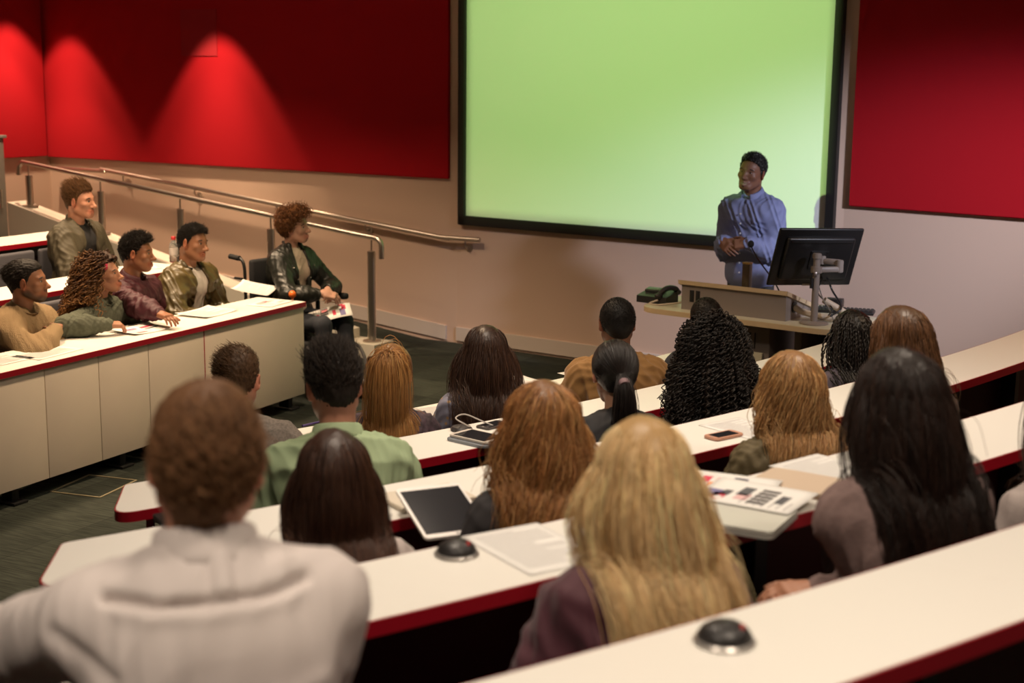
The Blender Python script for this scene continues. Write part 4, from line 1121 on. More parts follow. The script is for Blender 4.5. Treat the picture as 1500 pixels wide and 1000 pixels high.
P = build_person('person seen from behind with a huge mass of black corkscrew curls', seat_pt(1, 1046, 458, .60), SKIN_TIER * 1, 104, s=.97, lean=10, head=(-2, -4, 0), sex='f', skin=(.16, .07, .04), hair_h=.066, vox=.008)
garment(P, 'top', .014, (.016, .015, .017), mat('black_jersey'), vox=.009, wr=.004, wf=18, seed=22)
trousers(P)
rng = np.random.default_rng(29); V, F, c = cap_mesh(P, .036, (.006, .005, .0045), nape=-.11, wr=.010, wf=70)
Q = grow(P, 2200, .27, 11, rng, lambda p, nn: nn * .9 + np.array([0, -.15, -.1]), lay=(.012, .050), grav=.24, th=.02, noise=.06, Lvar=.35, coh=.3, damp=.8, cling=.022, xmax=.23)
Q = waves(resample(Q, 52), np.full(2200, .27), rng, .0080, .024, .15)
hair_obj(P, [(V, F, c), strand_mesh(Q, .0028, .0022, tint(rng, 2200, (.0125, .0095, .008), .3, (.028, .018, .012), .25), 4)], hairmatte_m)
CAST['curly'] = P

P = build_person('person seen from behind with long thin black braids', seat_pt(1, 1250, 453, .50), SKIN_TIER * 1, 112, s=.94, lean=12, head=(-10, -4, 0), sex='f', skin=(.16, .07, .04), hair_h=.014, vox=.009)
garment(P, 'top', .014, (.10, .08, .10), mat('grey_violet_jersey', (.11, .09, .115), .85), vox=.010, wr=.004, wf=18, seed=23)
trousers(P)
rng = np.random.default_rng(30); V, F, c = cap_mesh(P, .012, (.010, .008, .007), nape=-.07, wr=.004, wf=120)
Q = grow(P, 190, .48, 15, rng, part_dir(.5, -.35), lay=(.006, .022), grav=.30, th=.018, noise=.05, Lvar=.15)
Q = waves(resample(Q, 60), np.full(190, .46), rng, .0022, .022, .05)
hair_obj(P, [(V, F, c), strand_mesh(Q, .0046, .003, tint(rng, 190, (.016, .012, .010), .3), 5)])
CAST['braids'] = P

# ---- first row --------------------------------------------------------------------------------
P = build_person('person seen from behind in a grey marl hooded top, short brown hair', seat_pt(0, 346, 508, .58), 0, 84, s=.98, lean=14, head=(4, -6, 0), sex='m', skin=(.48, .24, .16), hair_h=.014, vox=.007, w=1.14, neck=.148)
hood_m = mat('grey_marl', (.17, .145, .125), .95, spec=.1, var=(120, .25), bump=(260, .3, .002))
def hoodshape(S): pass
garment(P, 'hooded_top', .020, (.17, .15, .13), hood_m, vox=.008, wr=.006, wf=18, seed=24, puff=.012)
S = SDF(); s = P.s
S.cap(P.nb + np.array([-.075, -.015, -.02]), P.nb + np.array([0, -.085, .015]), .034, .045, .03); S.cap(P.nb + np.array([.075, -.015, -.02]), P.nb + np.array([0, -.085, .015]), .034, .045, .03)
S.cap(P.nb + np.array([0, -.085, .02]), P.nb + np.array([0, -.135, -.10]), .05, .03, .04); S.ell(P.nb + np.array([0, -.09, -.03]), (.10, .05, .07), .04); S.cap(P.nb + np.array([-.08, .0, -.02]), P.nb + np.array([-.055, .06, -.05]), .028, .02, .02); S.cap(P.nb + np.array([.08, .0, -.02]), P.nb + np.array([.055, .06, -.05]), .028, .02, .02)
V, F, c = S.mesh(.008); mk('hood', wrinkle(V, F, .006, 30, 6), F, hood_m, P.root)
trousers(P)
short_hair(P, (.085, .042, .018), .006, .030, 2600, seed=6, front=.064, nape=-.070, ear=-.012, top=[((0, .0, .068), (.074, .093, .060))], up=.55, comb=(-.4, .3, .1), r=.0010, hi=(.16, .08, .035), lenfn=lambda p: np.clip(.3 + p[:, 2] * 10, .25, 1.1))
CAST['hoodie'] = P

P = build_person('person seen from behind with a high golden red ponytail hanging straight down', seat_pt(0, 573, 503, .58), 0, 98, s=.96, lean=10, head=(-14, -6, 0), sex='f', skin=(.52, .28, .19), hair_h=.014, vox=.007)
garment(P, 'top', .015, (.05, .035, .05), mat('plum_print', (.05, .03, .04), .85, var=(40, .6)), vox=.009, wr=.005, wf=18, seed=25)
trousers(P)
rng = np.random.default_rng(31); V, F, c = cap_mesh(P, .012, (.17, .075, .025), nape=-.065)
tp = P.T((.0, -.108, .075))
Q = grow(P, 2400, .50, 24, rng, lambda p, nn: nn * .2 + np.array([0, -.5, .5]), lay=(.006, .012), th=.016, noise=.02, Lvar=.10, tie=dict(p=tp, dir=(0, -.9, .1), spread=.5, g=.42, r=.03))
hair_obj(P, [(V, F, c), strand_mesh(resample(Q, 30), .0012, .0006, tint(rng, 2400, (.36, .165, .05), .25, (.56, .32, .11), .35))])
mb = MB(); mb.lathe([(.013, -.012), (.022, -.010), (.025, 0), (.022, .010), (.013, .012)], M=Vector((0, -.9, .2)).to_track_quat('Z', 'Y').to_matrix().to_4x4(), c=tuple(tp + np.array([0, -.006, .0]))); mb.build('hair_tie', mat('brown_tie', (.08, .04, .02), .7), P.root)
CAST['straight'] = P

P = build_person('person seen from behind in a pale blue floral blouse, long dark brown hair', seat_pt(0, 713, 474, .56), 0, 100, s=.98, lean=10, head=(-2, -6, 3), sex='f', skin=(.52, .28, .19), hair_h=.014, vox=.008)
def floral_material():
    m = bpy.data.materials.new('floral_blue_cotton'); m.use_nodes = True; nt = m.node_tree; b = nt.nodes['Principled BSDF']; b.inputs['Roughness'].default_value = .85
    tc = nt.nodes.new('ShaderNodeTexCoord'); v = nt.nodes.new('ShaderNodeTexVoronoi'); v.inputs['Scale'].default_value = 26; nt.links.new(tc.outputs['Object'], v.inputs['Vector'])
    r = nt.nodes.new('ShaderNodeValToRGB'); e = r.color_ramp.elements; e[0].position = .16; e[0].color = (.36, .22, .10, 1); e[1].position = .26; e[1].color = (.19, .19, .25, 1)
    nt.links.new(v.outputs['Distance'], r.inputs[0]); nt.links.new(r.outputs[0], b.inputs['Base Color']); return m
garment(P, 'blouse', .015, (.2, .2, .25), floral_material(), vox=.009, wr=.006, wf=20, seed=26, puff=.008)
trousers(P)
rng = np.random.default_rng(32); V, F, c = cap_mesh(P, .008, (.028, .013, .008), nape=-.075)
Q = grow(P, 2600, .52, 15, rng, part_dir(.5, -.35), lay=(.005, .018), grav=.30, th=.018, noise=.03, Lvar=.12, wave=(.006, .18, .6, 40))
hair_obj(P, [(V, F, c), strand_mesh(resample(Q, 24), .0012, .0005, tint(rng, 2600, (.042, .018, .010), .25, (.085, .038, .018), .3))])
CAST['floral'] = P

P = build_person('person seen from behind in a tan jacket, cropped black hair', seat_pt(0, 905, 436, .60), 0, 100, s=.98, lean=12, head=(-4, -4, 0), sex='m', skin=(.17, .075, .04), hair_h=.008, vox=.007, w=1.08)
tan_m = mat('tan_suede', (.27, .135, .035), .8, sheen=.2, bump=(160, .2, .002))
garment(P, 'jacket', .022, (.3, .15, .04), tan_m, vox=.008, wr=.008, wf=18, seed=27, puff=.012)
collar_ring(P, 'jacket_collar', (.3, .15, .04), tan_m, r=(.062, .066), h=.030, th=.012, pitch=16)
trousers(P)
short_hair(P, (.010, .008, .007), .007, .006, 3000, seed=7, front=.070, nape=-.066, ear=-.004, up=1.2, comb=(0, 0, 0), r=.0009, wr=.001)
CAST['tan'] = P

P = build_person('person seen from behind with close-cropped dark hair, half hidden by the mass of curls', seat_pt(0, 1035, 436, .50), 0, 98, s=.94, lean=14, head=(0, -4, 0), sex='m', skin=(.15, .065, .035), hair_h=.007, vox=.009)
garment(P, 'top', .016, (.03, .03, .035), mat('navy_jersey', (.02, .022, .03), .85), vox=.010, wr=.005, wf=18, seed=28)
trousers(P)
short_hair(P, (.016, .012, .009), .007, .006, 2200, seed=8, front=.070, nape=-.066, ear=-.004, up=1.2, comb=(0, 0, 0), r=.0009, wr=.001)
CAST['cap'] = P

GR = ['the front desk', 'the second desk', 'the third desk', 'the fourth desk']
for nm, row in (('white', 3), ('blonde', 3), ('dark', 3), ('bob', 2), ('auburn', 2), ('olivew', 2), ('brown', 2), ('green', 1), ('pony', 1), ('curly', 1), ('braids', 1), ('hoodie', 0), ('straight', 0), ('floral', 0), ('tan', 0), ('cap', 0)):
    seat_under(CAST[nm], blackup_m, 'black seats behind ' + GR[row], 'black upholstered seat under an audience member behind ' + GR[row] + ' of the right block')
# ================================================================== the left block, the wheelchair user and the lecturer
HL = math.degrees(math.atan2(-LN[1], -LN[0]))             # heading of someone facing their desk in the left block
DZ = .73
def wl(px, py, z): return at_h(px, py, z)

# man in the ribbed beige sweater, arms folded on the desk
P = build_person('person in a ribbed beige sweater with a dark beard, arms folded on the desk', left_pt(33, 379, .55), 0, HL + 6, s=1.0, lean=20, head=(24, 4, 0), sex='m', skin=(.28, .125, .068), stubble=(.045, .026, .018), hair_h=.016, vox=.005, face=True, w=1.06,
                 arms={'R': dict(w=wl(80, 485, DZ + .065), world=True, pole=(.9, .3, -.4), f=(-.8, -.5, .2), n=(.1, .3, 1), curl=.8), 'L': dict(w=wl(52, 482, DZ + .055), world=True, pole=(-.9, .4, -.4), f=(.8, -.5, .05), n=(0, .3, 1), curl=.8)})
rib_m = mat('beige_rib_knit', (.34, .235, .13), .95, spec=.1, bump=(34, 1.0, .010, (7, 7, .35)))
garment(P, 'sweater', .022, (.42, .3, .17), rib_m, vox=.007, wr=.006, wf=16, seed=31, puff=.012, sleeve=1.03)
collar_ring(P, 'neckband', (.42, .3, .17), rib_m, r=(.064, .070), h=.014, th=.010, pitch=26)
trousers(P); P.shoe = shoe_m
rng = np.random.default_rng(40); 
short_hair(P, (.013, .009, .007), .005, .042, 3200, seed=41, front=.058, nape=-.07, ear=-.012, top=[((0, -.010, .068), (.067, .092, .060)), ((0, -.07, .05), (.055, .042, .055))], up=.35, comb=(.0, -.75, -.25), r=.0012, hi=(.03, .02, .014), lenfn=lambda p: np.clip(.2 + p[:, 2] * 11, .15, 1.1))
CAST['sweater'] = P

# woman with long curls in a grey green sweater
P = build_person('person in a grey green sweater with a big mane of golden brown curls', left_pt(140, 367, .53), 0, HL + 10, s=.93, lean=24, head=(14, 12, 0), sex='f', skin=(.40, .19, .115), hair_h=.050, vox=.005, face=True,
                 arms={'R': dict(w=wl(158, 475, DZ + .068), world=True, pole=(.9, .1, -.05), f=(-.75, .65, -.1), n=(.2, .1, 1), curl=.8), 'L': dict(w=(-.15, .46, .26), pole=(-.8, .0, -.6))})
gg_m = mat('grey_green_jersey', (.10, .108, .08), .92, spec=.1, var=(80, .12), bump=(240, .3, .002))
garment(P, 'sweater', .018, (.13, .14, .1), gg_m, vox=.007, wr=.006, wf=20, seed=33, puff=.008, sleeve=1.03)
collar_ring(P, 'neckband', (.13, .14, .1), gg_m, r=(.058, .072), h=.012, th=.008, pitch=30)
trousers(P)
rng = np.random.default_rng(42); V, F, c = cap_mesh(P, .036, (.035, .016, .008), front=.080, ear=-.03, nape=-.10, wr=.008, wf=60)
def mane(p, nn): return nn * .9 + np.stack([np.sign(p[:, 0]) * .25, np.full(len(p), -.55), np.full(len(p), -.05)], 1)
Q = grow(P, 760, .37, 13, rng, mane, lay=(.012, .055), grav=.22, th=.02, noise=.06, Lvar=.22, coh=.4, damp=.7, cling=.03, xmax=.25)
Q = waves(resample(Q, 56), np.full(760, .37), rng, .0095, .040, .25)
t_ = np.linspace(0, 1, 56)[None, :, None]; c0 = tint(rng, 760, (.045, .019, .009), .25)[:, None, :]; c1 = tint(rng, 760, (.50, .24, .08), .3)[:, None, :]; k_ = np.clip((t_ - .22) * 1.5, 0, 1) * (.35 + .65 * rng.random((760, 1, 1)))
hair_obj(P, [(V, F, c), strand_mesh(Q, .0036, .0016, c0 * (1 - k_) + c1 * k_, 4)], hairmatte_m)
pk = P.T((.075, .050, .060)); 
mb = MB()
for q in range(5):
    a = q * 1.257; mb.ball(tuple(pk + np.array([.011 * math.cos(a), .006, .011 * math.sin(a)])), .0095, (1, .6, 1), u=10, v=6)
mb.ball(tuple(pk + np.array([0, .010, 0])), .007, u=10, v=6); mb.build('hair_clip', mat('pink_clip', (.75, .05, .14), .5), P.root)
CAST['curlw'] = P

# man in the burgundy shirt
P = build_person('person in a dark burgundy shirt with short black curls, at the front left desk', left_pt(196, 341, .67), 0, HL + 4, s=.98, lean=8, head=(22, 2, -4), sex='m', skin=(.29, .125, .065), hair_h=.020, vox=.005, face=True, w=1.05,
                 arms={'R': dict(w=wl(246, 465, DZ + .075), world=True, pole=(.9, -.1, -.05))})
bg_m = mat('burgundy_poplin', (.052, .006, .012), .62, bump=(260, .1, .001))
garment(P, 'shirt', .018, (.07, .01, .02), bg_m, vox=.007, wr=.008, wf=18, seed=35, puff=.014)
collar_ring(P, 'collar', (.07, .01, .02), bg_m, r=(.060, .066), h=.034, th=.004, pitch=24, gap=22, fold=True)
trousers(P)
short_hair(P, (.012, .009, .007), .004, .030, 2600, seed=43, front=.064, nape=-.066, ear=-.008, top=[((0, .002, .068), (.068, .090, .062))], up=.9, comb=(0, .3, .3), r=.0016, curl=(.004, .014), hi=(.03, .018, .012), lenfn=lambda p: np.clip(.2 + p[:, 2] * 11, .15, 1.1))
CAST['burg'] = P

# man in the shiny olive bomber
P = build_person('person in a shiny olive satin bomber over a white top at the front left desk', left_pt(281, 327, .66), 0, HL + 0, s=1.0, lean=6, head=(4, 0, -6), sex='m', skin=(.33, .15, .08), hair_h=.016, vox=.005, face=True, w=1.08,
                 arms={'R': dict(w=(.10, .36, .16), pole=(.9, -.2, -.5))})
ws_m = mat('white_jersey', (.62, .57, .52), .9)
garment(P, 'tshirt', .008, (.6, .57, .5), ws_m, sleeve=.0, vox=.009, wr=.004, wf=22, seed=36)
st_m = mat('olive_satin', (.085, .062, .022), .36, spec=.5, bump=(26, .25, .012))
garment(P, 'bomber_jacket', .028, (.13, .1, .035), st_m, vox=.007, wr=.009, wf=20, seed=37, puff=.016, cuts=[open_front(P, .055, .075, .50, -.05)])
collar_ring(P, 'jacket_collar', (.03, .025, .02), mat('black_rib', (.018, .016, .014), .9, bump=(60, .6, .003)), r=(.064, .070), h=.026, th=.012, pitch=26, gap=34)
trousers(P)
short_hair(P, (.012, .009, .007), .004, .028, 2600, seed=44, front=.062, nape=-.064, ear=-.006, top=[((0, .004, .066), (.066, .089, .060))], up=.7, comb=(.2, .5, .2), r=.0013, curl=(.003, .016), hi=(.03, .02, .014), lenfn=lambda p: np.clip(.15 + p[:, 2] * 11, .12, 1.1))
CAST['satin'] = P

# man in the matt olive bomber, one row back
P = build_person('person in a matt olive bomber over a black top, with a light brown quiff', left_pt(113, 267, .67 + LPITCH), LSTEP, HL + 6, s=1.0, lean=6, head=(6, 2, 0), sex='m', skin=(.43, .20, .125), hair_h=.016, vox=.005, face=True, w=1.1,
                 arms={'R': dict(w=(.06, .36, .16), pole=(.9, -.2, -.5))})
garment(P, 'tshirt', .008, (.014, .014, .016), mat('black_jersey'), sleeve=.0, vox=.009, wr=.003, wf=22, seed=38)
ol_m = mat('olive_bomber_cloth', (.062, .050, .027), .7, bump=(160, .2, .003))
garment(P, 'bomber_jacket', .028, (.1, .09, .05), ol_m, vox=.007, wr=.008, wf=18, seed=39, puff=.016, cuts=[open_front(P, .06, .085, .50, -.05)])
collar_ring(P, 'jacket_collar', (.1, .085, .05), mat('olive_rib', (.05, .042, .024), .9, bump=(60, .6, .003)), r=(.066, .072), h=.026, th=.012, pitch=26, gap=40)
trousers(P)
short_hair(P, (.13, .062, .024), .005, .045, 3000, seed=45, front=.066, nape=-.070, ear=-.014, top=[((0, .012, .070), (.064, .084, .060))], up=.6, comb=(.3, -.3, .5), r=.0011, hi=(.25, .125, .05), lenfn=lambda p: np.clip(.25 + p[:, 2] * 9, .2, 1.1))
CAST['olive'] = P

# ---- wheelchair and its user
wtop = CAM + ray(424, 301) * 10.08
HW = -38
P = build_person('person in a black leather biker jacket with short auburn curls, sitting in the wheelchair', wtop, 0, HW, s=.97, lean=2, head=(22, 5, 8), sex='f', skin=(.50, .28, .20), hair_h=.046, vox=.005, face=True,
                 arms={'R': dict(w=(.02, .38, .20), pole=(.9, -.3, -.5), f=(-.6, .7, -.2), n=(.5, .2, .9), curl=.8), 'L': dict(w=(-.06, .34, .22), pole=(-.9, -.2, -.5), f=(.5, .7, -.3), n=(-.5, .2, .9), curl=.8),
                       'legs': lambda P: [(hp, np.array([kn[0] * 1.0, P.hip[1] + .44, P.seat_z + .085]), np.array([an[0], P.hip[1] + .50, .16]), sd) for hp, kn, an, sd in P.legs]})
garment(P, 'top', .008, (.5, .4, .3), mat('cream_jersey', (.56, .46, .36), .9), sleeve=.0, vox=.009, wr=.004, wf=22, seed=50)
lj_m = mat('black_leather', (.014, .015, .012), .40, spec=.5, bump=(120, .25, .003))
garment(P, 'leather_jacket', .020, (.02, .02, .02), lj_m, vox=.007, wr=.004, wf=22, seed=51, puff=.006, cuts=[open_front(P, .050, .060, .50, .0)])
# lapels
for sd in (-1, 1):
    S = SDF(); o = P.nb; yv = lambda z: .0
    a = o + np.array([sd * .052, .035, .03]); b = o + np.array([sd * .085, .118, -.13]); c_ = o + np.array([sd * .052, .128, -.26])
    S.cap(a, b, .013, .017, .02); S.cap(b, c_, .017, .010, .02); S.cap(a, c_, .010, .010, .03); S.cap(a, o + np.array([sd * .02, -.055, .045]), .013, .013, .02)
    V, F, c = S.mesh(.006); mk('lapel', V, F, lj_m, P.root)
    for q in ((.10, .135, -.115), (.062, .138, -.20)):
        mb = MB(); mb.ball(tuple(o + np.array([sd * q[0], q[1], q[2]])), .0055, u=10, v=6); mb.build('stud', steel_m, P.root)
mb = MB(); pts = bez([tuple(P.nb + np.array(q)) for q in ((-.045, .035, .005), (-.025, .075, -.055), (0, .088, -.085), (.025, .075, -.055), (.045, .035, .005))], 6); mb.tube(pts, .0012, 5); mb.build('necklace', mat('silver', (.6, .58, .55), .25, metal=1), P.root)
trousers(P, mat('dark_jeans', (.030, .034, .045), .85, bump=(200, .2, .001)))
short_hair(P, (.12, .045, .014), .020, .050, 1500, seed=46, front=.070, nape=-.060, ear=-.012, top=[((0, .012, .085), (.080, .096, .060)), ((.0, .062, .078), (.055, .036, .034))], up=1.0, comb=(0, .3, -.1), r=.0022, curl=(.0075, .022), hi=(.26, .11, .035), wr=.006, lenfn=lambda p: np.clip(.35 + p[:, 2] * 8, .3, 1.1))
CAST['wheel'] = P

wc = empty('wheelchair', tuple(P.root.location), P.root.rotation_euler.z, 'black powered wheelchair with an orange ball joystick, beside the end of the front left desk', 'wheelchair')
hy, sz = float(P.hip[1]), float(P.seat_z)
mb = MB(); mb.box((0, hy + .12, sz - .075), (.46, .50, .07), bev=.025, seg=3); mb.build('seat_cushion', blackup_m, wc)
mb = MB(); mb.box((0, hy - .185, sz + .26), (.42, .05, .48), bev=.022, seg=3); mb.build('backrest', blackup_m, wc)
for sd in (-1, 1):
    mb = MB(); mb.tube(bez([(sd * .235, hy - .20, sz - .1), (sd * .235, hy - .21, sz + .30), (sd * .235, hy - .215, sz + .44), (sd * .235, hy - .25, sz + .50), (sd * .235, hy - .34, sz + .51)], 5), .012, 10); bp = mb.build('back_post', black_m, wc)
    mb = MB(); mb.cyl((sd * .235, hy - .26, sz + .505), (sd * .235, hy - .37, sz + .512), .019, n=14, bev=.004); mb.build('push_grip', mat('black_rubber', (.012, .012, .012), .8), bp)
    mb = MB(); mb.cyl((sd * .235, hy - .24, sz + .36), (sd * .235, hy - .32, sz + .36), .009, n=10); mb.build('brake_lever', black_m, bp)
    mb = MB(); mb.box((sd * .295, hy + .10, sz + .225), (.06, .36, .045), bev=.018, seg=3); mb.build('armrest', blackup_m, wc)
    mb = MB(); mb.box((sd * .295, hy - .02, sz + .09), (.022, .03, .25), bev=.004); mb.build('armrest_post', black_m, wc)
    # drive wheel: tyre, rim and spokes
    wy = hy + .02
    mb = MB(); n = 32
    mb.lathe([(.118, -.026), (.155, -.030), (.170, -.018), (.173, 0), (.170, .018), (.155, .030), (.118, .026)], (sd * .315, wy, .173), 36, Matrix.Rotation(R_(90), 4, 'Y')); wh = mb.build('wheel', mat('black_rubber'), wc)
    mb = MB(); mb.lathe([(.03, -.034), (.045, -.032), (.12, -.012), (.12, .012), (.045, .032), (.03, .034)], (sd * .315, wy, .173), 24, Matrix.Rotation(R_(90), 4, 'Y')); mb.build('hub', mat('grey_rim', (.16, .15, .15), .4), wh)
    mb = MB(); mb.lathe([(.02, -.018), (.06, -.020), (.072, -.010), (.072, .010), (.06, .020), (.02, .018)], (sd * .21, hy + .44, .073), 24, Matrix.Rotation(R_(90), 4, 'Y')); cw = mb.build('caster', mat('black_rubber'), wc)
    mb = MB(); mb.tube([(sd * .245, hy + .44, .073), (sd * .245, hy + .42, .17), (sd * .20, hy + .36, .20)], .012, 8); mb.build('fork', mat('grey_rim'), cw)
    # footplate hanger
    mb = MB(); mb.tube(bez([(sd * .19, hy + .34, sz - .07), (sd * .19, hy + .50, sz - .10), (sd * .18, hy + .58, .22), (sd * .17, hy + .60, .11)], 5), .013, 10); hg = mb.build('foot_hanger', mat('grey_rim'), wc)
    mb = MB(); mb.box((sd * .105, hy + .62, .062), (.17, .20, .016), bev=.006); mb.build('footplate', black_m, hg)
    mb = MB(); mb.cyl((sd * .205, hy + .60, .20), (sd * .205, hy + .60, .27), .026, n=16, bev=.006); mb.build('hanger_release', black_m, hg)
mb = MB(); mb.box((0, hy + .10, .26), (.40, .46, .14), bev=.03, seg=3); mb.box((0, hy + .06, .16), (.34, .30, .10), bev=.02); mb.build('motor_base', black_m, wc)
mb = MB(); mb.box((.205, hy + .12, .24), (.012, .20, .03), bev=.004); mb.build('red_trim', mat('red_trim', (.45, .01, .01), .4), wc)
mb = MB(); mb.box((.295, hy + .32, sz + .235), (.075, .13, .05), bev=.014, seg=3); jb = mb.build('joystick_box', black_m, wc)
mb = MB(); mb.cyl((.295, hy + .34, sz + .255), (.295, hy + .34, sz + .30), .006, .009, n=10); mb.ball((.295, hy + .34, sz + .315), .026); mb.build('joystick', mat('orange_ball', (.85, .17, .02), .4), jb)

# ---- lecturer
ltop = at_y(1108, 223, 9.42)
P = build_person('smiling person in a light blue shirt standing behind the lectern with hands clasped', ltop, 0, 229, s=1.0, lean=2, head=(6, 4, -7), sex='m', skin=(.175, .080, .048), lip=(.18, .07, .055), smile=1, hair_h=.020, vox=.005, face=True, stand=True, w=.98, build=.95,
                 arms={'R': dict(w=(.085, .235, .215), pole=(.30, -.6, -.7), f=(-.75, .45, -.35), n=(.35, .65, .45), curl=.55), 'L': dict(w=(-.105, .225, .225), pole=(-.30, -.6, -.7), f=(.86, .38, -.22), n=(-.1, .75, .55), curl=.6)})
lb_m = mat('light_blue_cotton', (.155, .18, .335), .75, bump=(300, .12, .001))
garment(P, 'shirt', .020, (.25, .28, .42), lb_m, vox=.006, wr=.008, wf=18, seed=60, puff=.014, waist=-.1, sleeve=.98)
S = SDF(); S.ell(P.hip + np.array([0, .0, .0]), (.192, .142, .16), .04); S.ell(P.hip + np.array([0, .0, .10]), (.175, .135, .16), .05); V, F, c = S.mesh(.008); mk('shirt_hem', wrinkle(V, F, .006, 18, 61), F, lb_m, P.root)
collar_ring(P, 'collar', (.25, .28, .42), lb_m, r=(.060, .066), h=.040, th=.004, pitch=24, gap=24, fold=True)
mb = MB(); zz = np.linspace(.46, .02, 9)
for q in range(7):
    z = .40 - q * .065; o = P.hip + P.d * z; mb_ = MB(); mb_.cyl(tuple(o + np.array([0, .148 if z > .2 else .150, 0])), tuple(o + np.array([0, .156, 0])), .0055, n=10); mb_.build('button', mat('shirt_button', (.5, .5, .52), .3), P.root)
mb.bm.free()
trousers(P, mat('charcoal_trousers', (.02, .02, .022), .8))
rng = np.random.default_rng(61)
cm = lambda p: None
short_hair(P, (.016, .014, .013), .004, .016, 2400, seed=62, front=.068, nape=-.066, ear=-.012, top=[((0, .002, .066), (.065, .088, .060))], up=1.1, comb=(0, .1, .1), r=.0017, curl=(.003, .010), hi=(.22, .21, .21), lenfn=lambda p: np.clip(.2 + p[:, 2] * 11, .2, 1.1))
CAST['lecturer'] = P
# ================================================================== lectern, things on the desks
maple_m = mat('maple_edge', (.60, .45, .27), .42, var=(6, .05))
maplet_m = mat('pale_laminate', (.60, .56, .42), .35)
lgrey_m = mat('grey_metal', (.24, .20, .175), .48, var=(4, .03))
LH = .80
fa, fb = at_h(945, 450, LH), at_h(1212, 483, LH)
lu = nrm([fb[0] - fa[0], fb[1] - fa[1], 0]); ln_ = np.array([-lu[1], lu[0], 0])      # lu to the right along the desk, ln_ away from the audience
if ln_[1] < 0: ln_ = -ln_
LW = float(np.linalg.norm((fb - fa)[:2])) + .16; LO = fa - lu * .08
lec = empty('lectern_desk', (LO[0], LO[1], 0), math.atan2(lu[1], lu[0]), 'teaching desk with pale rounded top, grey cabinet and sloping control console', 'desk')
def lloc(px, py, h): q = at_h(px, py, h) - LO; return (float(q @ lu), float(q @ ln_))
def lw(x, y): q = LO + lu * x + ln_ * y; return (float(q[0]), float(q[1]))
LROT = math.atan2(lu[1], lu[0])
LDP = .62
ol = rrect(LW, LDP, [.16, .16, .05, .05], 8)
mb = MB(); mb.prism(ol, LH - .034, LH - .003); mb.build('desk_edge', maple_m, lec)
mb = MB(); mb.prism(rrect(LW - .006, LDP - .006, [.157, .157, .047, .047], 8, .003, .003), LH - .004, LH, bev=.001); mb.build('desk_top', maplet_m, lec)
# console: a wedge with a sloping face towards the speaker
cx0, cx1 = lloc(1007, 450, LH)[0], lloc(1139, 474, LH)[0]
cy0 = .10
ch = .165
def wedge(mb, x0, x1, y0, y1, z0, z1f, z1b, bev=0):
    bm = mb.bm; v = [bm.verts.new(p) for p in ((x0, y0, z0), (x1, y0, z0), (x1, y1, z0), (x0, y1, z0), (x0, y0, z1f), (x1, y0, z1f), (x1, y1, z1b), (x0, y1, z1b))]
    for f in ((0, 1, 5, 4), (1, 2, 6, 5), (2, 3, 7, 6), (3, 0, 4, 7), (4, 5, 6, 7), (3, 2, 1, 0)): bm.faces.new([v[k] for k in f])
mb = MB(); wedge(mb, cx0, cx1, cy0, cy0 + .34, LH, LH + ch, LH + .05); con = mb.build('console', lgrey_m, lec, smooth=False)
mb = MB(); wedge(mb, cx0 - .02, cx1 + .015, cy0 - .015, cy0 + .36, LH + ch - .004, LH + ch + .022, LH + ch + .022)
bm = mb.bm
for v in bm.verts:
    t = (v.co.y - (cy0 - .015)) / .375; v.co.z -= t * (ch - .05) * 1.04
mb.build('console_lid', maple_m, con, smooth=False)
for q in (.075, .118):
    mb = MB(); mb.box((cx0 + q, cy0 - .001, LH + ch - .075), (.030, .006, .075), bev=.002); mb.build('vent_slot', black_m, con)
mb = MB(); mb.cyl((cx1 + .001, cy0 + .11, LH + .075), (cx1 + .006, cy0 + .11, LH + .075), .035, n=20); mb.build('cable_port', black_m, con)
# white work surface behind the console, cabinet and legs below
bx0 = .34; bx1 = LW - .52
mb = MB(); mb.box(((bx0 + bx1) / 2, .35, (LH - .04) / 2), (bx1 - bx0, .42, LH - .04), bev=.006); cabn = mb.build('cabinet', lgrey_m, lec)
for q in range(6):
    mb = MB(); mb.box((bx1 - .26 + q * .032, .138, LH - .15), (.007, .006, .10), bev=.001); mb.build('vent_slot', black_m, cabn)
mb = MB(); mb.box(((bx0 + bx1) / 2 + .04, .132, .30), (bx1 - bx0 - .16, .018, .56), bev=.003); cdo = mb.build('door', maplet_m, cabn)
mb = MB(); mb.box((bx1 - .16, .118, .40), (.012, .02, .12), bev=.004); mb.build('handle', steel_m, cdo)
mb = MB(); mb.box((LW - .36, .38, (LH - .04) / 2), (.05, .36, LH - .04), bev=.004); mb.build('leg', lgrey_m, lec)
mb = MB(); mb.box((LW - .12, .42, (LH - .04) / 2), (.035, .30, LH - .04), bev=.004); mb.build('leg', lgrey_m, lec)
mb = MB(); mb.box((LW - .26, .55, LH - .24), (.42, .018, .36), bev=.003); mb.build('back_panel', lgrey_m, lec)
mb = MB(); mb.cyl((LW - .20, .16, LH - .09), (LW - .20, .16, LH - .035), .006, n=8); mb.build('cable_clip', black_m, lec)

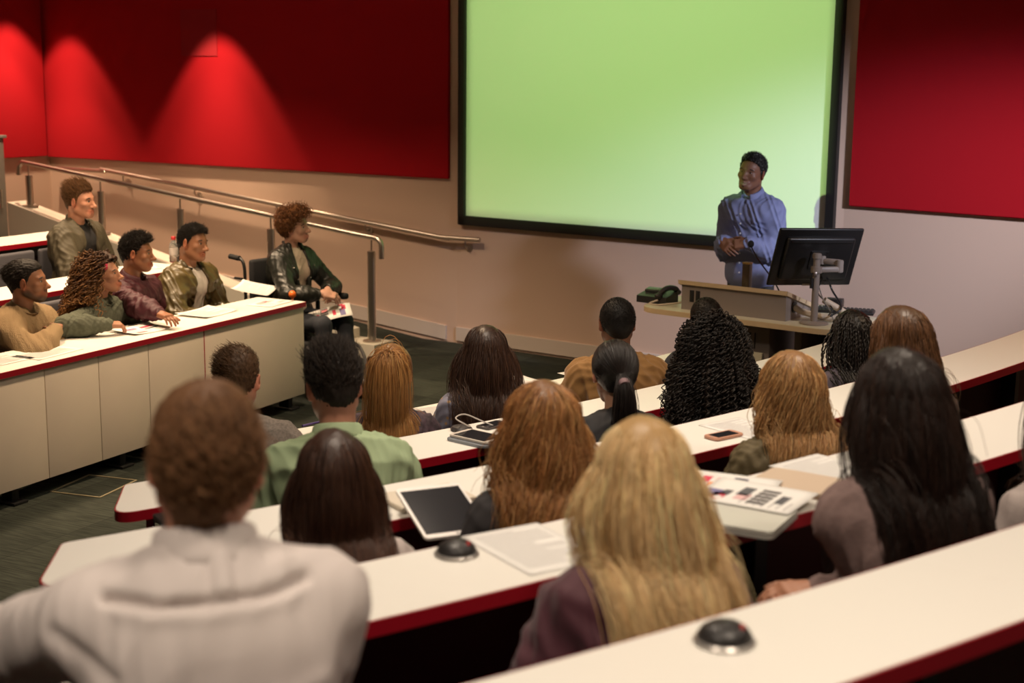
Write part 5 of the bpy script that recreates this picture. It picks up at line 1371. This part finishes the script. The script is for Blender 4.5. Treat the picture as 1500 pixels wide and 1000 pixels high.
# monitor on its pole
base = lloc(1192, 474, LH)
pt = Vector((*lw(*base), LH + .001)); topz = float(at_y(1196, 372, pt.y)[2])
mon = empty('monitor', tuple(pt), 0, 'black computer monitor seen from behind on a grey pole mount at the lectern', 'monitor')
mb = MB(); mb.lathe([(.0, 0), (.085, 0), (.085, .008), (.078, .012), (.03, .016), (.0, .016)][1:-1], n=30); mb.build('base_plate', lgrey_m, mon)
mb = MB(); mb.cyl((0, 0, .012), (0, 0, topz - LH), .021, n=20, bev=.003); mb.build('pole', lgrey_m, mon)
mb = MB(); mb.cyl((0, 0, topz - LH - .115), (0, 0, topz - LH - .075), .034, n=20, bev=.004); mb.cyl((0, 0, topz - LH - .03), (0, 0, topz - LH + .004), .027, n=20, bev=.004)
armz = topz - LH - .095
mb.box((.075, .02, armz), (.15, .04, .035), Matrix.Rotation(R_(14), 3, 'Z'), bev=.012); mb.cyl((.145, .038, armz - .02), (.145, .038, armz + .055), .024, n=16, bev=.004)
mb.box((.10, .075, armz + .04), (.13, .032, .035), Matrix.Rotation(R_(-38), 3, 'Z'), bev=.010); mb.cyl((.055, .11, armz + .02), (.055, .11, armz + .07), .022, n=14, bev=.003); mb.build('arm', lgrey_m, mon)
mb = MB(); mb.box((-.012, -.026, armz - .025), (.02, .02, .03), bev=.004); mb.build('clamp_screw', steel_m, mon)
mb = MB(); mb.cyl((-.028, -.012, armz - .11), (-.028, -.012, armz - .05), .010, n=10); mb.build('clamp_handle', black_m, mon)
# panel: turned a little and tilted back
ctr = at_y(1194, 376, pt.y + .16) - np.array(pt)
Rm = Matrix.Rotation(R_(16), 3, 'Z') @ Matrix.Rotation(R_(20), 3, 'X') @ Matrix.Rotation(R_(1.5), 3, 'Y')
mwid, mht = .565, .385
def mpt(x, y, z): return tuple(Vector(ctr) + Rm @ Vector((x, y, z)))
mb = MB(); mb.box(tuple(ctr), (mwid, .022, mht), Rm, bev=.010, seg=3); pan = mb.build('display', mat('black_plastic', (.010, .009, .009), .38), mon)
mb = MB(); mb.box(mpt(0, -.022, .0), (mwid - .11, .035, mht - .10), Rm, bev=.016, seg=3); mb.build('rear_housing', mat('black_plastic'), pan)
mb = MB(); mb.box(mpt(0, -.0405, -.0), (.12, .014, .12), Rm, bev=.004)
for q in (-1, 1):
    for w_ in (-1, 1): mb.cyl(mpt(q * .05, -.047, w_ * .05), mpt(q * .05, -.051, w_ * .05), .006, n=8)
mb.build('mount_plate', mat('black_plastic'), pan)
mb = MB(); mb.box(mpt(0, -.0415, mht / 2 - .075), (mwid - .16, .004, .012), Rm, bev=.001); mb.build('vent_strip', black_m, pan)
mb = MB(); mb.box(mpt(-.02, -.012, -mht / 2 + .008), (.055, .003, .014), Rm, bev=.001); mb.build('sticker', mat('sticker_tan', (.40, .33, .24), .5), pan)
mb = MB(); mb.box(mpt(0, .0115, .0), (mwid - .03, .002, mht - .04), Rm, bev=0); mb.build('screen', mat('monitor_glass', (.02, .02, .022), .1), pan)
# cables from the monitor
z0 = LH + .012
for nm, ps, r, c_ in (('cable', [mpt(.06, -.045, -.12), mpt(.05, -.06, -.22), (.10, -.02, .10), (.075, -.04, .055)], .004, black_m), ('cable', [mpt(.10, -.045, -.13), mpt(.14, -.06, -.20), (.16, 0, .10), (.09, -.03, .05)], .006, black_m), ('cable', [mpt(.02, -.045, -.12), (.04, -.02, .16), (.085, -.02, .09), (.11, -.03, .03)], .004, mat('grey_cable', (.22, .2, .18), .5))):
    mb = MB(); mb.tube(bez(ps, 8), r, 8); mb.build(nm, c_, mon)
# conduit hose from the console port to the cable bundle
pa = Vector((*lw(cx1 + .008, cy0 + .11), LH + .075)); pm = [Vector((*lw(cx1 + .06, cy0 + .105), LH + .055)), Vector((*lw(cx1 + .20, cy0 + .13), LH + .032)), Vector((*lw(cx1 + .30, cy0 + .20), LH + .05)), pt + Vector((.06, .02, .14))]
mb = MB(); mb.tube(bez([pa] + pm, 10), .020, 12); o = mb.build('cable_conduit', mat('cream_hose', (.52, .42, .31), .5, bump=(90, .3, .002)), None); tag(o, 'fat cream cable hose curving from the console side to the monitor pole', 'hose')
# keyboard, adaptor, remote, white sheet
def put(name, label, cat, px, py, size, m, h=LH, rot=0, bev=.006, **k):
    q = at_h(px, py, h); mb = MB(); mb.box((0, 0, size[2] / 2), size, bev=bev, seg=3); o = mb.build(name, m, None); o.location = (q[0], q[1], h); o.rotation_euler = (0, 0, LROT + rot); tag(o, label, cat, **k); return o
kq = at_h(1238, 458, LH)
kb = empty('keyboard', (kq[0], kq[1], LH), LROT + .3, 'black keyboard lying on the right end of the teaching desk', 'keyboard')
mb = MB(); mb.box((0, 0, .012), (.36, .13, .022), bev=.006); mb.build('body', mat('black_plastic'), kb)
mb = MB()
for r in range(4):
    for c_ in range(14): mb.box((-.163 + c_ * .025, -.042 + r * .027, .026), (.019, .020, .008), bev=.002, seg=1)
mb.build('keys', mat('key_plastic', (.022, .022, .022), .5), kb)
put('power_adaptor', 'small black box among the cables beside the monitor pole', 'adaptor', 1222, 449, (.11, .07, .055), mat('black_plastic'), rot=.2)
put('remote_control', 'black remote control lying on the teaching desk near the white sheet', 'remote', 1181, 455, (.13, .035, .018), mat('black_plastic'), rot=.9)
put('paper_sheet', 'white sheet of paper on the teaching desk behind the console', 'paper', 1172, 447, (.30, .21, .002), mat('paper_white', (.78, .77, .74), .7), rot=.0, bev=0)
# desk phone
q = at_h(968, 443, LH)
ph = empty('desk_phone', (q[0], q[1], LH), LROT + .02, 'black desk telephone with its handset on the left end of the teaching desk', 'telephone')
pp = mat('phone_plastic', (.022, .021, .021), .4)
mb = MB(); wedge(mb, -.14, .08, -.075, .085, .0, .045, .075); mb.build('base', pp, ph, smooth=False)
mb = MB(); mb.box((-.06, .03, .074), (.13, .06, .02), Matrix.Rotation(R_(12), 3, 'X'), bev=.005); mb.build('display', mat('phone_display', (.05, .055, .05), .25), ph)
mb = MB(); mb.tube(bez([(.02, -.075, .05), (.035, -.03, .088), (.05, .02, .10), (.065, .075, .088), (.07, .10, .06)], 6), [.020, .021] + [.016] * 23 if False else .018, 12); mb.ball((.022, -.07, .055), .027, (1, 1, .7)); mb.ball((.07, .09, .065), .027, (1, 1, .7)); hs = mb.build('handset', pp, ph)
mb = MB(); pts = bez([(.03, -.09, .03), (-.02, -.11, .006), (.05, -.125, .006), (.14, -.10, .02), (.20, -.06, .03)], 8); mb.tube(pts, .006, 8); mb.build('cord', mat('cream_cord', (.5, .42, .33), .5), ph)
# gooseneck microphone and the square visualiser post behind the console
xa, ya = cx1 - .14, cy0 + .26
gm = empty('gooseneck_microphone', (*lw(xa, ya), LH + .07), 0, 'thin black gooseneck microphone rising from the console before the speaker', 'microphone')
o_ = np.array([*lw(xa, ya), LH + .07]); tip = at_y(1100, 360, o_[1]) - o_
mb = MB(); mb.tube(bez([(0, 0, 0), tuple(tip * .35 + [.015, 0, 0]), tuple(tip * .75 + [-.004, 0, .0]), tuple(tip)], 8), .0045, 8); mb.build('stem', black_m, gm)
mb = MB(); mb.ball(tuple(tip + [0, 0, .012]), .019, (1, 1, 1.2)); mb.build('windshield', mat('foam_black', (.01, .01, .01), .95), gm)
mb = MB(); mb.lathe([(.028, 0), (.028, .012), (.012, .02)]); mb.build('base', black_m, gm)
o_ = np.array([*lw(cx1 - .30, cy0 + .26), LH + .09]); tt_ = at_y(1095, 386, o_[1])
vp = empty('visualiser_post', (float(tt_[0]), float(o_[1]), LH + .07), LROT, 'short square dark metal post standing on the console before the speaker', 'post')
hh = float(tt_[2]) - LH - .07
mb = MB(); mb.box((0, 0, hh / 2), (.05, .045, hh), bev=.004); mb.build('column', mat('bronze_metal', (.09, .07, .05), .35, metal=.6), vp)
mb = MB(); mb.box((0, 0, hh + .004), (.054, .049, .012), bev=.004); mb.build('cap', mat('brass_cap', (.35, .22, .08), .4, metal=.6), vp)

# ------------------------------------------------------------------ papers, tablets, phones on the audience desks
paper_m = mat('paper_white'); printc_m = mat('printed_ink', vcol=True, rough=.7)
def sheet(px, py, h, label, rot, w=.21, l=.297, kind='chart', group=None, lift=.0, curl=.0, seed=0, name='paper_sheet', off=0):
    q = at_h(px, py, h); n = 8; V = []; F = []
    def zf(x, y): return curl * (abs(x / w * 2) ** 3 + (y / l + .5) ** 4 * .8) * .5 + .0012
    for lay in (0, 1):
        for i in range(n + 1):
            for j in range(n + 1):
                x, y = (i / n - .5) * w, (j / n - .5) * l; V.append((x, y, zf(x, y) + (.0006 if lay else 0)))
    N_ = (n + 1) ** 2; I = lambda i, j, k: k * N_ + i * (n + 1) + j
    for i in range(n):
        for j in range(n): F.append((I(i, j, 1), I(i + 1, j, 1), I(i + 1, j + 1, 1), I(i, j + 1, 1))); F.append((I(i, j, 0), I(i, j + 1, 0), I(i + 1, j + 1, 0), I(i + 1, j, 0)))
    for i in range(n):
        F += [(I(i, 0, 0), I(i + 1, 0, 0), I(i + 1, 0, 1), I(i, 0, 1)), (I(i, n, 1), I(i + 1, n, 1), I(i + 1, n, 0), I(i, n, 0)), (I(0, i, 1), I(0, i + 1, 1), I(0, i + 1, 0), I(0, i, 0)), (I(n, i, 0), I(n, i + 1, 0), I(n, i + 1, 1), I(n, i, 1))]
    o = mk(name, V, np.array(F, np.int32), paper_m); o.location = (q[0], q[1], h + lift); o.rotation_euler = (0, 0, R_(rot)); tag(o, label, 'paper', group)
    r = random.Random(seed); PV, PF, PC = [], [], []
    def rect(x0, y0, x1, y1, c, m=4):
        for a in range(m):
            xa, xb = x0 + (x1 - x0) * a / m, x0 + (x1 - x0) * (a + 1) / m; b = len(PV)
            for (x, y) in ((xa, y0), (xb, y0), (xb, y1), (xa, y1)): PV.append((x, y, zf(x, y) + .0012)); PC.append(c)
            PF.append((b, b + 1, b + 2, b + 3))
    if kind in ('chart', 'bars'):
        pal = [(.62, .05, .10), (.75, .25, .28), (.80, .30, .12), (.18, .16, .32), (.10, .10, .11), (.70, .45, .45)]
        for k in range(5):
            x, y = r.uniform(-.4, .12) * w, r.uniform(-.35, .3) * l; rect(x, y, x + r.uniform(.18, .36) * w, y + r.uniform(.07, .17) * l, pal[r.randrange(6)])
        for k in range(7):
            y = -.42 * l + k * .012 * 1.6; rect(-.40 * w, y, r.uniform(-.1, .2) * w, y + .003, (.35, .33, .33))
        if kind == 'bars':
            for k in range(5): rect((-.34 + k * .13) * w, -.20 * l, (-.25 + k * .13) * w, (-.02) * l, (.11, .10, .10), 1)
            for k in range(10):
                a = k * .628; rect(-.30 * w + .012 * math.cos(a), .26 * l + .012 * math.sin(a), -.30 * w + .030 * math.cos(a) + .012, .26 * l + .02 * math.sin(a) + .012, (.60, .07, .11), 1)
    else:
        for k in range(22):
            y = .40 * l - k * .037 * l; rect(-.40 * w, y, (.40 if r.random() > .2 else .1) * w, y + .0022, (.42, .40, .40))
    mk('print', PV, np.array(PF, np.int32), printc_m, o, np.array(PC)); return o

def tablet(px, py, h, label, rot, w=.17, l=.24, tilt=0, lift=0, name='tablet', cat='tablet', frame=(.72, .68, .64), scr=(.018, .018, .022), bz=.018, back=None, pitch=0):
    q = at_h(px, py, h); r = empty(name, (q[0], q[1], h + lift), 0, label, cat); r.rotation_euler = (R_(tilt), R_(pitch), R_(rot)); r.rotation_mode = 'XYZ'
    mb = MB(); mb.prism(rrect(w, l, .012, 5, -w / 2, -l / 2), 0, .008, bev=.0015); mb.build('case', mat('tab_%s' % name + str(frame), frame, .35), r)
    mb = MB(); mb.prism([(-w / 2 + bz * .5, -l / 2 + bz), (w / 2 - bz * .5, -l / 2 + bz), (w / 2 - bz * .5, l / 2 - bz), (-w / 2 + bz * .5, l / 2 - bz)], .0082, .0088); mb.build('screen', mat('dark_glass', scr, .12, spec=.6), r)
    if name != 'closed': mb = MB(); mb.cyl((0, -l / 2 + bz * .5, .0081), (0, -l / 2 + bz * .5, .0086), .005, n=14); mb.build('button', mat('btn_grey', (.35, .33, .32), .4), r)
    return r
hA, hB, hC, hD, hZ = row_h(1), row_h(2), row_h(3), row_h(4), row_h(0)
E2 = .0002
# fourth desk (C): paper, microphone unit, laptop and colour printouts
sheet(782, 803, hC, 'typed white sheet lying beside the black desk microphone unit', 32, kind='text', seed=1, lift=E2)
def desk_mic(px, py, h, label, grp='desk microphone units'):
    q = at_h(px, py, h); r = empty('desk_microphone', (q[0], q[1], h + .0004), R_(30), label, 'microphone', grp)
    mb = MB(); mb.lathe([(.048, 0), (.050, .004), (.046, .008), (.040, .009)], n=30); mb.build('trim_ring', mat('silver_ring', (.55, .52, .49), .3, metal=.8), r)
    mb = MB(); mb.lathe([(.044, .007), (.044, .012), (.038, .022), (.026, .030), (.010, .034), (.001, .0345)], n=30); mb.build('dome', mat('dome_black', (.018, .016, .016), .42, bump=(300, .2, .001)), r)
    mb = MB(); mb.cyl((.016, -.022, .0275), (.018, -.025, .0285), .007, n=12); mb.build('button', mat('red_button', (.40, .03, .03), .4), r)
    return r
desk_mic(669, 812, hC, 'black domed microphone unit with red button left of the typed white sheet')
desk_mic(1061, 940, hD, 'black domed microphone unit with red button on the nearest desk')
lpq = at_h(1098, 766, hC)
sheet(1104, 739, hC, 'colour printout with black bars lying over the pale laptop beside the blonde hair', 58, kind='bars', seed=3, lift=.0235, w=.21, l=.26)
sheet(1062, 722, hC, 'colour printout with red charts half under the printout with black bars', 66, kind='chart', seed=6, lift=.0215, w=.20, l=.25)
q = at_h(1062, 760, hC); fo = empty('laptop', (q[0], q[1], hC), R_(-28), 'closed pale laptop under the colour printouts', 'laptop')
mb = MB(); mb.prism(rrect(.30, .21, .014, 5, -.15, -.105), .001, .011, bev=.002); mb.build('base', mat('laptop_grey', (.50, .50, .46), .35), fo)
mb = MB(); mb.prism(rrect(.30, .21, .014, 5, -.15, -.105), .0125, .021, bev=.003); mb.build('lid', mat('laptop_pale', (.62, .62, .56), .35), fo)
q = at_h(1178, 714, hC); fo = empty('tablet_cover', (q[0], q[1], hC), R_(56), 'closed beige tablet cover with rounded corners beside the very long dark hair', 'cover')
mb = MB(); mb.prism(rrect(.17, .245, .016, 5, -.085, -.1225), .001, .010, bev=.002); mb.build('back', mat('cover_brown', (.30, .20, .13), .6), fo)
mb = MB(); mb.prism(rrect(.17, .245, .016, 5, -.085, -.1225), .0112, .0165, bev=.002); mb.build('flap', mat('cover_beige', (.56, .44, .33), .6), fo)
sheet(1222, 690, hC, 'blank looking white sheet behind the beige tablet cover', 40, kind='text', seed=8, w=.21, l=.28, lift=E2)
# third desk (B): tall tablet leaning, notebook, phone, sheet
tq = at_h(640, 735, hB)
tablet(648, 765, hB, 'large white framed tablet with black screen held up between the bob and the auburn hair', 24, w=.19, l=.25, tilt=16, lift=.030)
q = at_h(625, 732, hB); mb = MB(); mb.prism(rrect(.24, .17, .006, 4, -.12, -.085), 0, .014, bev=.002); nb_ = mb.build('cover', mat('notebook_cream', (.62, .55, .45), .7), None)
nb_.name = 'notebook'; nb_.location = (q[0], q[1], hB + .0002); nb_.rotation_euler = (0, 0, R_(32)); tag(nb_, 'thin pale notebook lying under the raised edge of the large tablet', 'notebook')
sheet(1092, 628, hB, 'white printed sheet beside the rose gold phone', 38, kind='text', seed=9, w=.20, l=.26, lift=E2)
tablet(1060, 640, hB, 'rose gold mobile phone with black screen on the third desk', -52, w=.066, l=.135, name='mobile_phone', cat='phone', frame=(.55, .28, .19), lift=.0025)
# second desk (A): two tablets, charger, red sheet
tablet(700, 645, hA, 'white tablet with black screen on a clear stand at the edge of the second desk', 50, w=.125, l=.19, lift=.012, tilt=0, frame=(.62, .56, .5))
tablet(722, 624, hA, 'dark phone lying between the charger lead and the red printout', -40, w=.07, l=.135, name='mobile_phone', cat='phone', frame=(.06, .05, .05), lift=.0005)
q = at_h(700, 646, hA); st = empty('tablet_stand', (q[0], q[1], hA), R_(50), 'clear acrylic stand holding the white tablet', 'stand')
mb = MB(); mb.prism(rrect(.15, .20, .02, 5, -.075, -.10), .001, .0105, bev=.002); mb.build('plate', mat('smoky_acrylic', (.20, .22, .25), .15, spec=.6), st)
q = at_h(676, 630, hA); cb = empty('charger', (q[0], q[1], hA), R_(20), 'small dark charger puck with a looped pale lead on the second desk', 'charger')
mb = MB(); mb.lathe([(.040, 0), (.044, .006), (.036, .016), (.012, .02), (.002, .021)], n=24); mb.build('puck', mat('charger_dark', (.05, .045, .045), .4), cb)
mb = MB(); mb.tube(bez([(.035, -.01, .012), (.0, -.05, .035), (-.03, -.02, .055), (.03, .05, .05), (.10, .03, .02), (.14, .0, .004)], 8), .0028, 7); mb.build('lead', mat('lead_pale', (.5, .46, .42), .5), cb)
q = at_h(748, 622, hA); mb = MB(); mb.prism(rrect(.15, .10, .004, 4, -.075, -.05), 0, .006, bev=.001); rb = mb.build('booklet', mat('red_cover', (.36, .03, .03), .5), None); rb.location = (q[0], q[1], hA + .0002); rb.rotation_euler = (0, 0, R_(38)); tag(rb, 'red booklet on the second desk beside the auburn hair', 'booklet')
# first desk (Z)
sheet(640, 603, hZ, 'white sheets at the left of the floral blouse on the front desk', 30, kind='text', seed=11, lift=E2, w=.2, l=.22)
sheet(770, 568, hZ, 'white sheet with lifted corners right of the floral blouse on the front desk', 48, kind='text', seed=12, lift=E2, curl=.04)
sheet(852, 549, hZ, 'white sheet left of the tan jacket on the front desk', 40, kind='text', seed=13, lift=E2, w=.15, l=.21)
q = at_h(458, 622, hZ); mb = MB(); mb.cyl((-.06, 0, .006), (.06, 0, .006), .005, n=10); mb.cyl((.06, 0, .006), (.07, 0, .006), .005, .001, n=10); pn = mb.build('pen', mat('violet_pen', (.06, .04, .16), .4), None); pn.location = (q[0], q[1], hZ); pn.rotation_euler = (0, 0, R_(50)); tag(pn, 'violet pen on the front desk beside the grey marl hood', 'pen')
q = at_h(246, 766, hB); mb = MB(); mb.prism(rrect(.05, .13, .008, 4, -.025, -.065), 0, .012, bev=.002); pn = mb.build('glasses_case', mat('black_plastic'), None); pn.location = (q[0], q[1], hB + .0002); pn.rotation_euler = (0, 0, R_(30)); tag(pn, 'small black case lying on the third desk beside the white shirt', 'case')

# left block papers
sheet(206, 484, DZ, 'printout with pink and violet charts in front of the burgundy shirt', math.degrees(lrot) - 6, kind='chart', seed=21, lift=.002, w=.30, l=.22, curl=.02, group=None)
sheet(70, 517, DZ, 'printed sheet hanging over the desk edge before the ribbed sweater', math.degrees(lrot) + 4, kind='text', seed=22, lift=.001, w=.36, l=.20)
sheet(8, 527, DZ, 'sheet with black corner marks cut by the left picture edge', math.degrees(lrot), kind='text', seed=27, lift=.001, w=.24, l=.20)
sheet(303, 459, DZ, 'white printed sheets before the shiny satin bomber', math.degrees(lrot) + 3, kind='text', seed=23, lift=.002, w=.36, l=.24, curl=.02)
sheet(396, 444, DZ, 'printout with an orange chart at the end of the front left desk', math.degrees(lrot) + 6, kind='chart', seed=24, lift=.002, w=.30, l=.20)
s_ = sheet(372, 430, DZ, 'white sheet tilted up beside the shiny satin bomber', math.degrees(lrot) + 20, kind='blank', seed=25, w=.26, l=.26, lift=.024, curl=.03); s_.rotation_euler = (R_(7), R_(-6), lrot + .3)
s_ = sheet(205, 392, DZ + LSTEP, 'magazine lying on the desk with the water bottle', math.degrees(lrot) + 50, kind='chart', seed=26, w=.2, l=.27, lift=.001)
# folder on the lap of the wheelchair user
P = CAST['wheel']; Rw = Matrix.Rotation(P.root.rotation_euler.z, 3, 'Z')
lpos = P.root.location + Rw @ Vector((-.03, P.hip[1] + .36, P.seat_z + .165))
s_ = sheet(480, 450, .7, 'white printed sheet bent over the knees of the person in the wheelchair', 0, kind='bars', seed=30, w=.24, l=.31, curl=-.05); s_.location = lpos; s_.rotation_euler = (R_(18), R_(12), R_(HW - 90 + 50))
mb = MB(); mb.cyl((0, 0, 0), (.0, .13, .0), .0045, n=8); mb.cyl((0, .13, 0), (0, .145, 0), .0045, .001, n=8); pc = mb.build('pencil', mat('pencil_cream', (.6, .5, .38), .5), None)
pc.location = P.root.location + Rw @ Vector((.0, P.hip[1] + .30, P.seat_z + .235)); pc.rotation_euler = (R_(-12), 0, R_(HW - 90 + 70)); tag(pc, 'cream pencil held over the white sheet in the wheelchair', 'pencil')

# water bottle
q = at_h(255, 384, DZ + LSTEP)
bt = empty('water_bottle', (q[0], q[1], DZ + LSTEP), 0, 'clear plastic water bottle with a red cap on the second left desk', 'bottle')
pet_m = mat('clear_plastic', (.86, .84, .82), .08, trans=.9, spec=.5)
mb = MB(); mb.lathe([(.004, .003), (.028, .0), (.032, .006), (.032, .05), (.030, .06), (.032, .07), (.032, .11), (.027, .135), (.016, .152), (.013, .158), (.013, .165)], n=24); mb.build('body', pet_m, bt)
mb = MB(); mb.lathe([(.0325, .055), (.0328, .06), (.0328, .10), (.0325, .105)], n=24); mb.build('label', mat('bottle_label', (.50, .45, .42), .5), bt)
mb = MB(); mb.lathe([(.0155, .163), (.0165, .166), (.0165, .184), (.014, .187)], n=20); mb.build('cap', mat('red_cap', (.55, .02, .025), .4), bt)

# floor outlet plate in the aisle: inlaid pale frame in the carpet
q = at_h(138, 712, 0); mb = MB(); ring_wall(rrect(.34, .30, .004, 2, -.17, -.15), rrect(.36, .32, .006, 2, -.18, -.16), .0, .004, mb); fo = mb.build('floor_box', mat('brass_frame', (.30, .25, .15), .5), None); fo.location = (q[0], q[1], .0005); fo.rotation_euler = (0, 0, lrot + .15); tag(fo, 'thin pale frame of a floor box set in the aisle carpet', 'floor box')
# access hatch let into the long red panel
a_, b_ = K0, K1
tx = lambda px, py: None
def onwall(px, py):
    m = (K1[1] - K0[1]) / (K1[0] - K0[0]); d = ray(px, py); t = (K0[1] - m * K0[0]) / (d[1] - m * d[0]); return d * t + CAM
h0, h1 = onwall(270, 82), onwall(321, 30)
tA = (h0[0] - K0[0]) / (K1[0] - K0[0]); tB = (h1[0] - K0[0]) / (K1[0] - K0[0])
mb = MB(); board(mb, along(K0, K1, tA), along(K0, K1, tB), h0[2], h0[2] + .42, .033, .039, bev=.001); hh_ = mb.build('access_hatch', mat('red_hatch', (.36, .006, .016), .85), None); tag(hh_, 'small square hatch in the long red wall panel under the spotlight', 'hatch')
# ================================================================== lamps, camera
def spot(name, loc, target, energy, col, angle, blend=.3, rad=.03):
    l = bpy.data.lights.new(name, 'SPOT'); l.energy = energy; l.color = col; l.spot_size = R_(angle); l.spot_blend = blend; l.shadow_soft_size = rad
    o = bpy.data.objects.new(name, l); COL.objects.link(o); o.location = loc; o.rotation_euler = (Vector(target) - Vector(loc)).to_track_quat('-Z', 'Y').to_euler(); return o
def area(name, loc, target, energy, col, size, spread=180):
    l = bpy.data.lights.new(name, 'AREA'); l.shape = 'DISK'; l.size = size; l.energy = energy; l.color = col; l.spread = R_(spread)
    o = bpy.data.objects.new(name, l); COL.objects.link(o); o.location = loc; o.rotation_euler = (Vector(target) - Vector(loc)).to_track_quat('-Z', 'Y').to_euler(); return o
WARM = (1.0, .83, .66); WARM2 = (1.0, .72, .46)
# wall washers close to the left walls
for t, e in ((tt(-4.35), 60), (tt(-2.68), 75)):
    p = wf(along(K0, K1, t), .50); q = wf(along(K0, K1, t), .42)
    spot('wall_washer', (p[0], p[1], 3.24), (q[0], q[1], 0), e * 3.8, (1, .72, .46), 56, 1.0, .05)
    spot('wall_washer', (p[0], p[1], 3.24), (q[0], q[1], 0), e * 2.0, (1, .68, .42), 68, .3, .04)
fl = inset(KL, K0, 1); p = fl(along(K0, KL, .165), .50) ; q = fl(along(K0, KL, .165), .42)
spot('wall_washer', (p[0], p[1], 3.38), (q[0], q[1], 0), 75, (1, .68, .42), 68, .3, .04)
# downlights over the seats
for x, y in ((-.9, 1.0), (.9, 1.6), (2.6, 3.2), (-.4, 3.6), (1.2, 4.8), (-.2, 5.6)):
    area('downlight', (x, y, CEIL - .05), (x, y, 0), DL, WARM, .35, 112)
for x, y in ((-3.2, 8.2), (-2.2, 9.6), (-1.0, 7.6), (-3.7, 10.9)):
    area('downlight', (x, y, CEIL - .05), (x, y, 0), DLL, WARM2, .35, 112)
area('downlight', (3.3, 6.2, CEIL - .05), (3.5, 6.5, 0), 22, WARM2, .35, 125)  # added warm fill to brighten the right wall, not an observed fixture
# cool stage spotlight on the lectern
spot('stage_light', (4.9, 4.4, 3.6), (2.3, 9.85, .95), 2100, (.82, .84, 1.0), 28, 1.0, .2)
# projector hanging over the audience: a lamp behind a rectangular aperture shaped like the screen
PJ = np.array([-2.05, 6.0, 3.66])
l = bpy.data.lights.new('projector_lamp', 'POINT'); l.energy = PJE; l.color = (.60, 1.0, .30); l.shadow_soft_size = .002
o = bpy.data.objects.new('projector_lamp', l); COL.objects.link(o); o.location = PJ
sc_c = np.mean(np.array(SCREEN), 0); nn_ = nrm(sc_c - PJ); pr = nrm(np.cross(nn_, [0, 0, 1])); pu = np.cross(pr, nn_)
def pin(P_, dist):
    d = np.array(P_) - PJ; return d * (dist / (d @ nn_))
ap = [pin(s, .16) for s in SCREEN]; ap2 = [tuple((float(a @ pr), float(a @ pu))) for a in ap]
prj = empty('projector', tuple(PJ), 0, 'grey box projector hung from the ceiling above the audience', 'projector')
mb = MB(); Bm = Matrix((pr, pu, nn_)).transposed()
def bx(c, s): mb.box(tuple(Bm @ Vector(c)), s, Bm, bev=0)
Wb, Hb = .19, .09
bx((0, Hb, .03), (2 * Wb, .01, .30)); bx((0, -Hb, .03), (2 * Wb, .01, .30)); bx((Wb, 0, .03), (.01, 2 * Hb, .30)); bx((-Wb, 0, .03), (.01, 2 * Hb, .30)); bx((0, 0, -.12), (2 * Wb, 2 * Hb, .01))
mb.build('housing', mat('projector_black', (.004, .004, .004), .9), prj)
mb = MB(); bm = mb.bm
outr = [bm.verts.new(Bm @ Vector((x, y, .16))) for x, y in ((-Wb, -Hb), (Wb, -Hb), (Wb, Hb), (-Wb, Hb))]; inn = [bm.verts.new(Bm @ Vector((x, y, .16))) for x, y in ap2]
for k in range(4): bm.faces.new((outr[k], outr[(k + 1) % 4], inn[(k + 1) % 4], inn[k]))
mb.build('front', mat('projector_black'), prj, smooth=False)
mb = MB(); mb.cyl((0, 0, .08), (0, 0, CEIL - PJ[2]), .02); mb.build('ceiling_mount', mat('projector_black'), prj)

w = bpy.data.worlds.new('World'); SC.world = w; w.use_nodes = True; w.node_tree.nodes['Background'].inputs[0].default_value = (.5, .38, .3, 1); w.node_tree.nodes['Background'].inputs[1].default_value = .02

cam = bpy.data.cameras.new('camera'); cam.sensor_width = 36; cam.lens = FPX / 1500 * 36; cam.clip_start = .02
co = bpy.data.objects.new('camera', cam); COL.objects.link(co)
M = Matrix((tuple(_r), tuple(_u), tuple(-_f))).transposed().to_4x4(); M.translation = Vector(CAM); co.matrix_world = M
cam.dof.use_dof = True; cam.dof.focus_distance = 6.6; cam.dof.aperture_fstop = 2.8
SC.camera = co
SC.view_settings.view_transform = 'Standard'; SC.view_settings.look = 'None'; SC.view_settings.gamma = 1; SC.view_settings.exposure = EXPO
SC.view_settings.use_curve_mapping = False
SC.cycles.max_bounces = 8; SC.cycles.diffuse_bounces = 4; SC.cycles.sample_clamp_indirect = 4
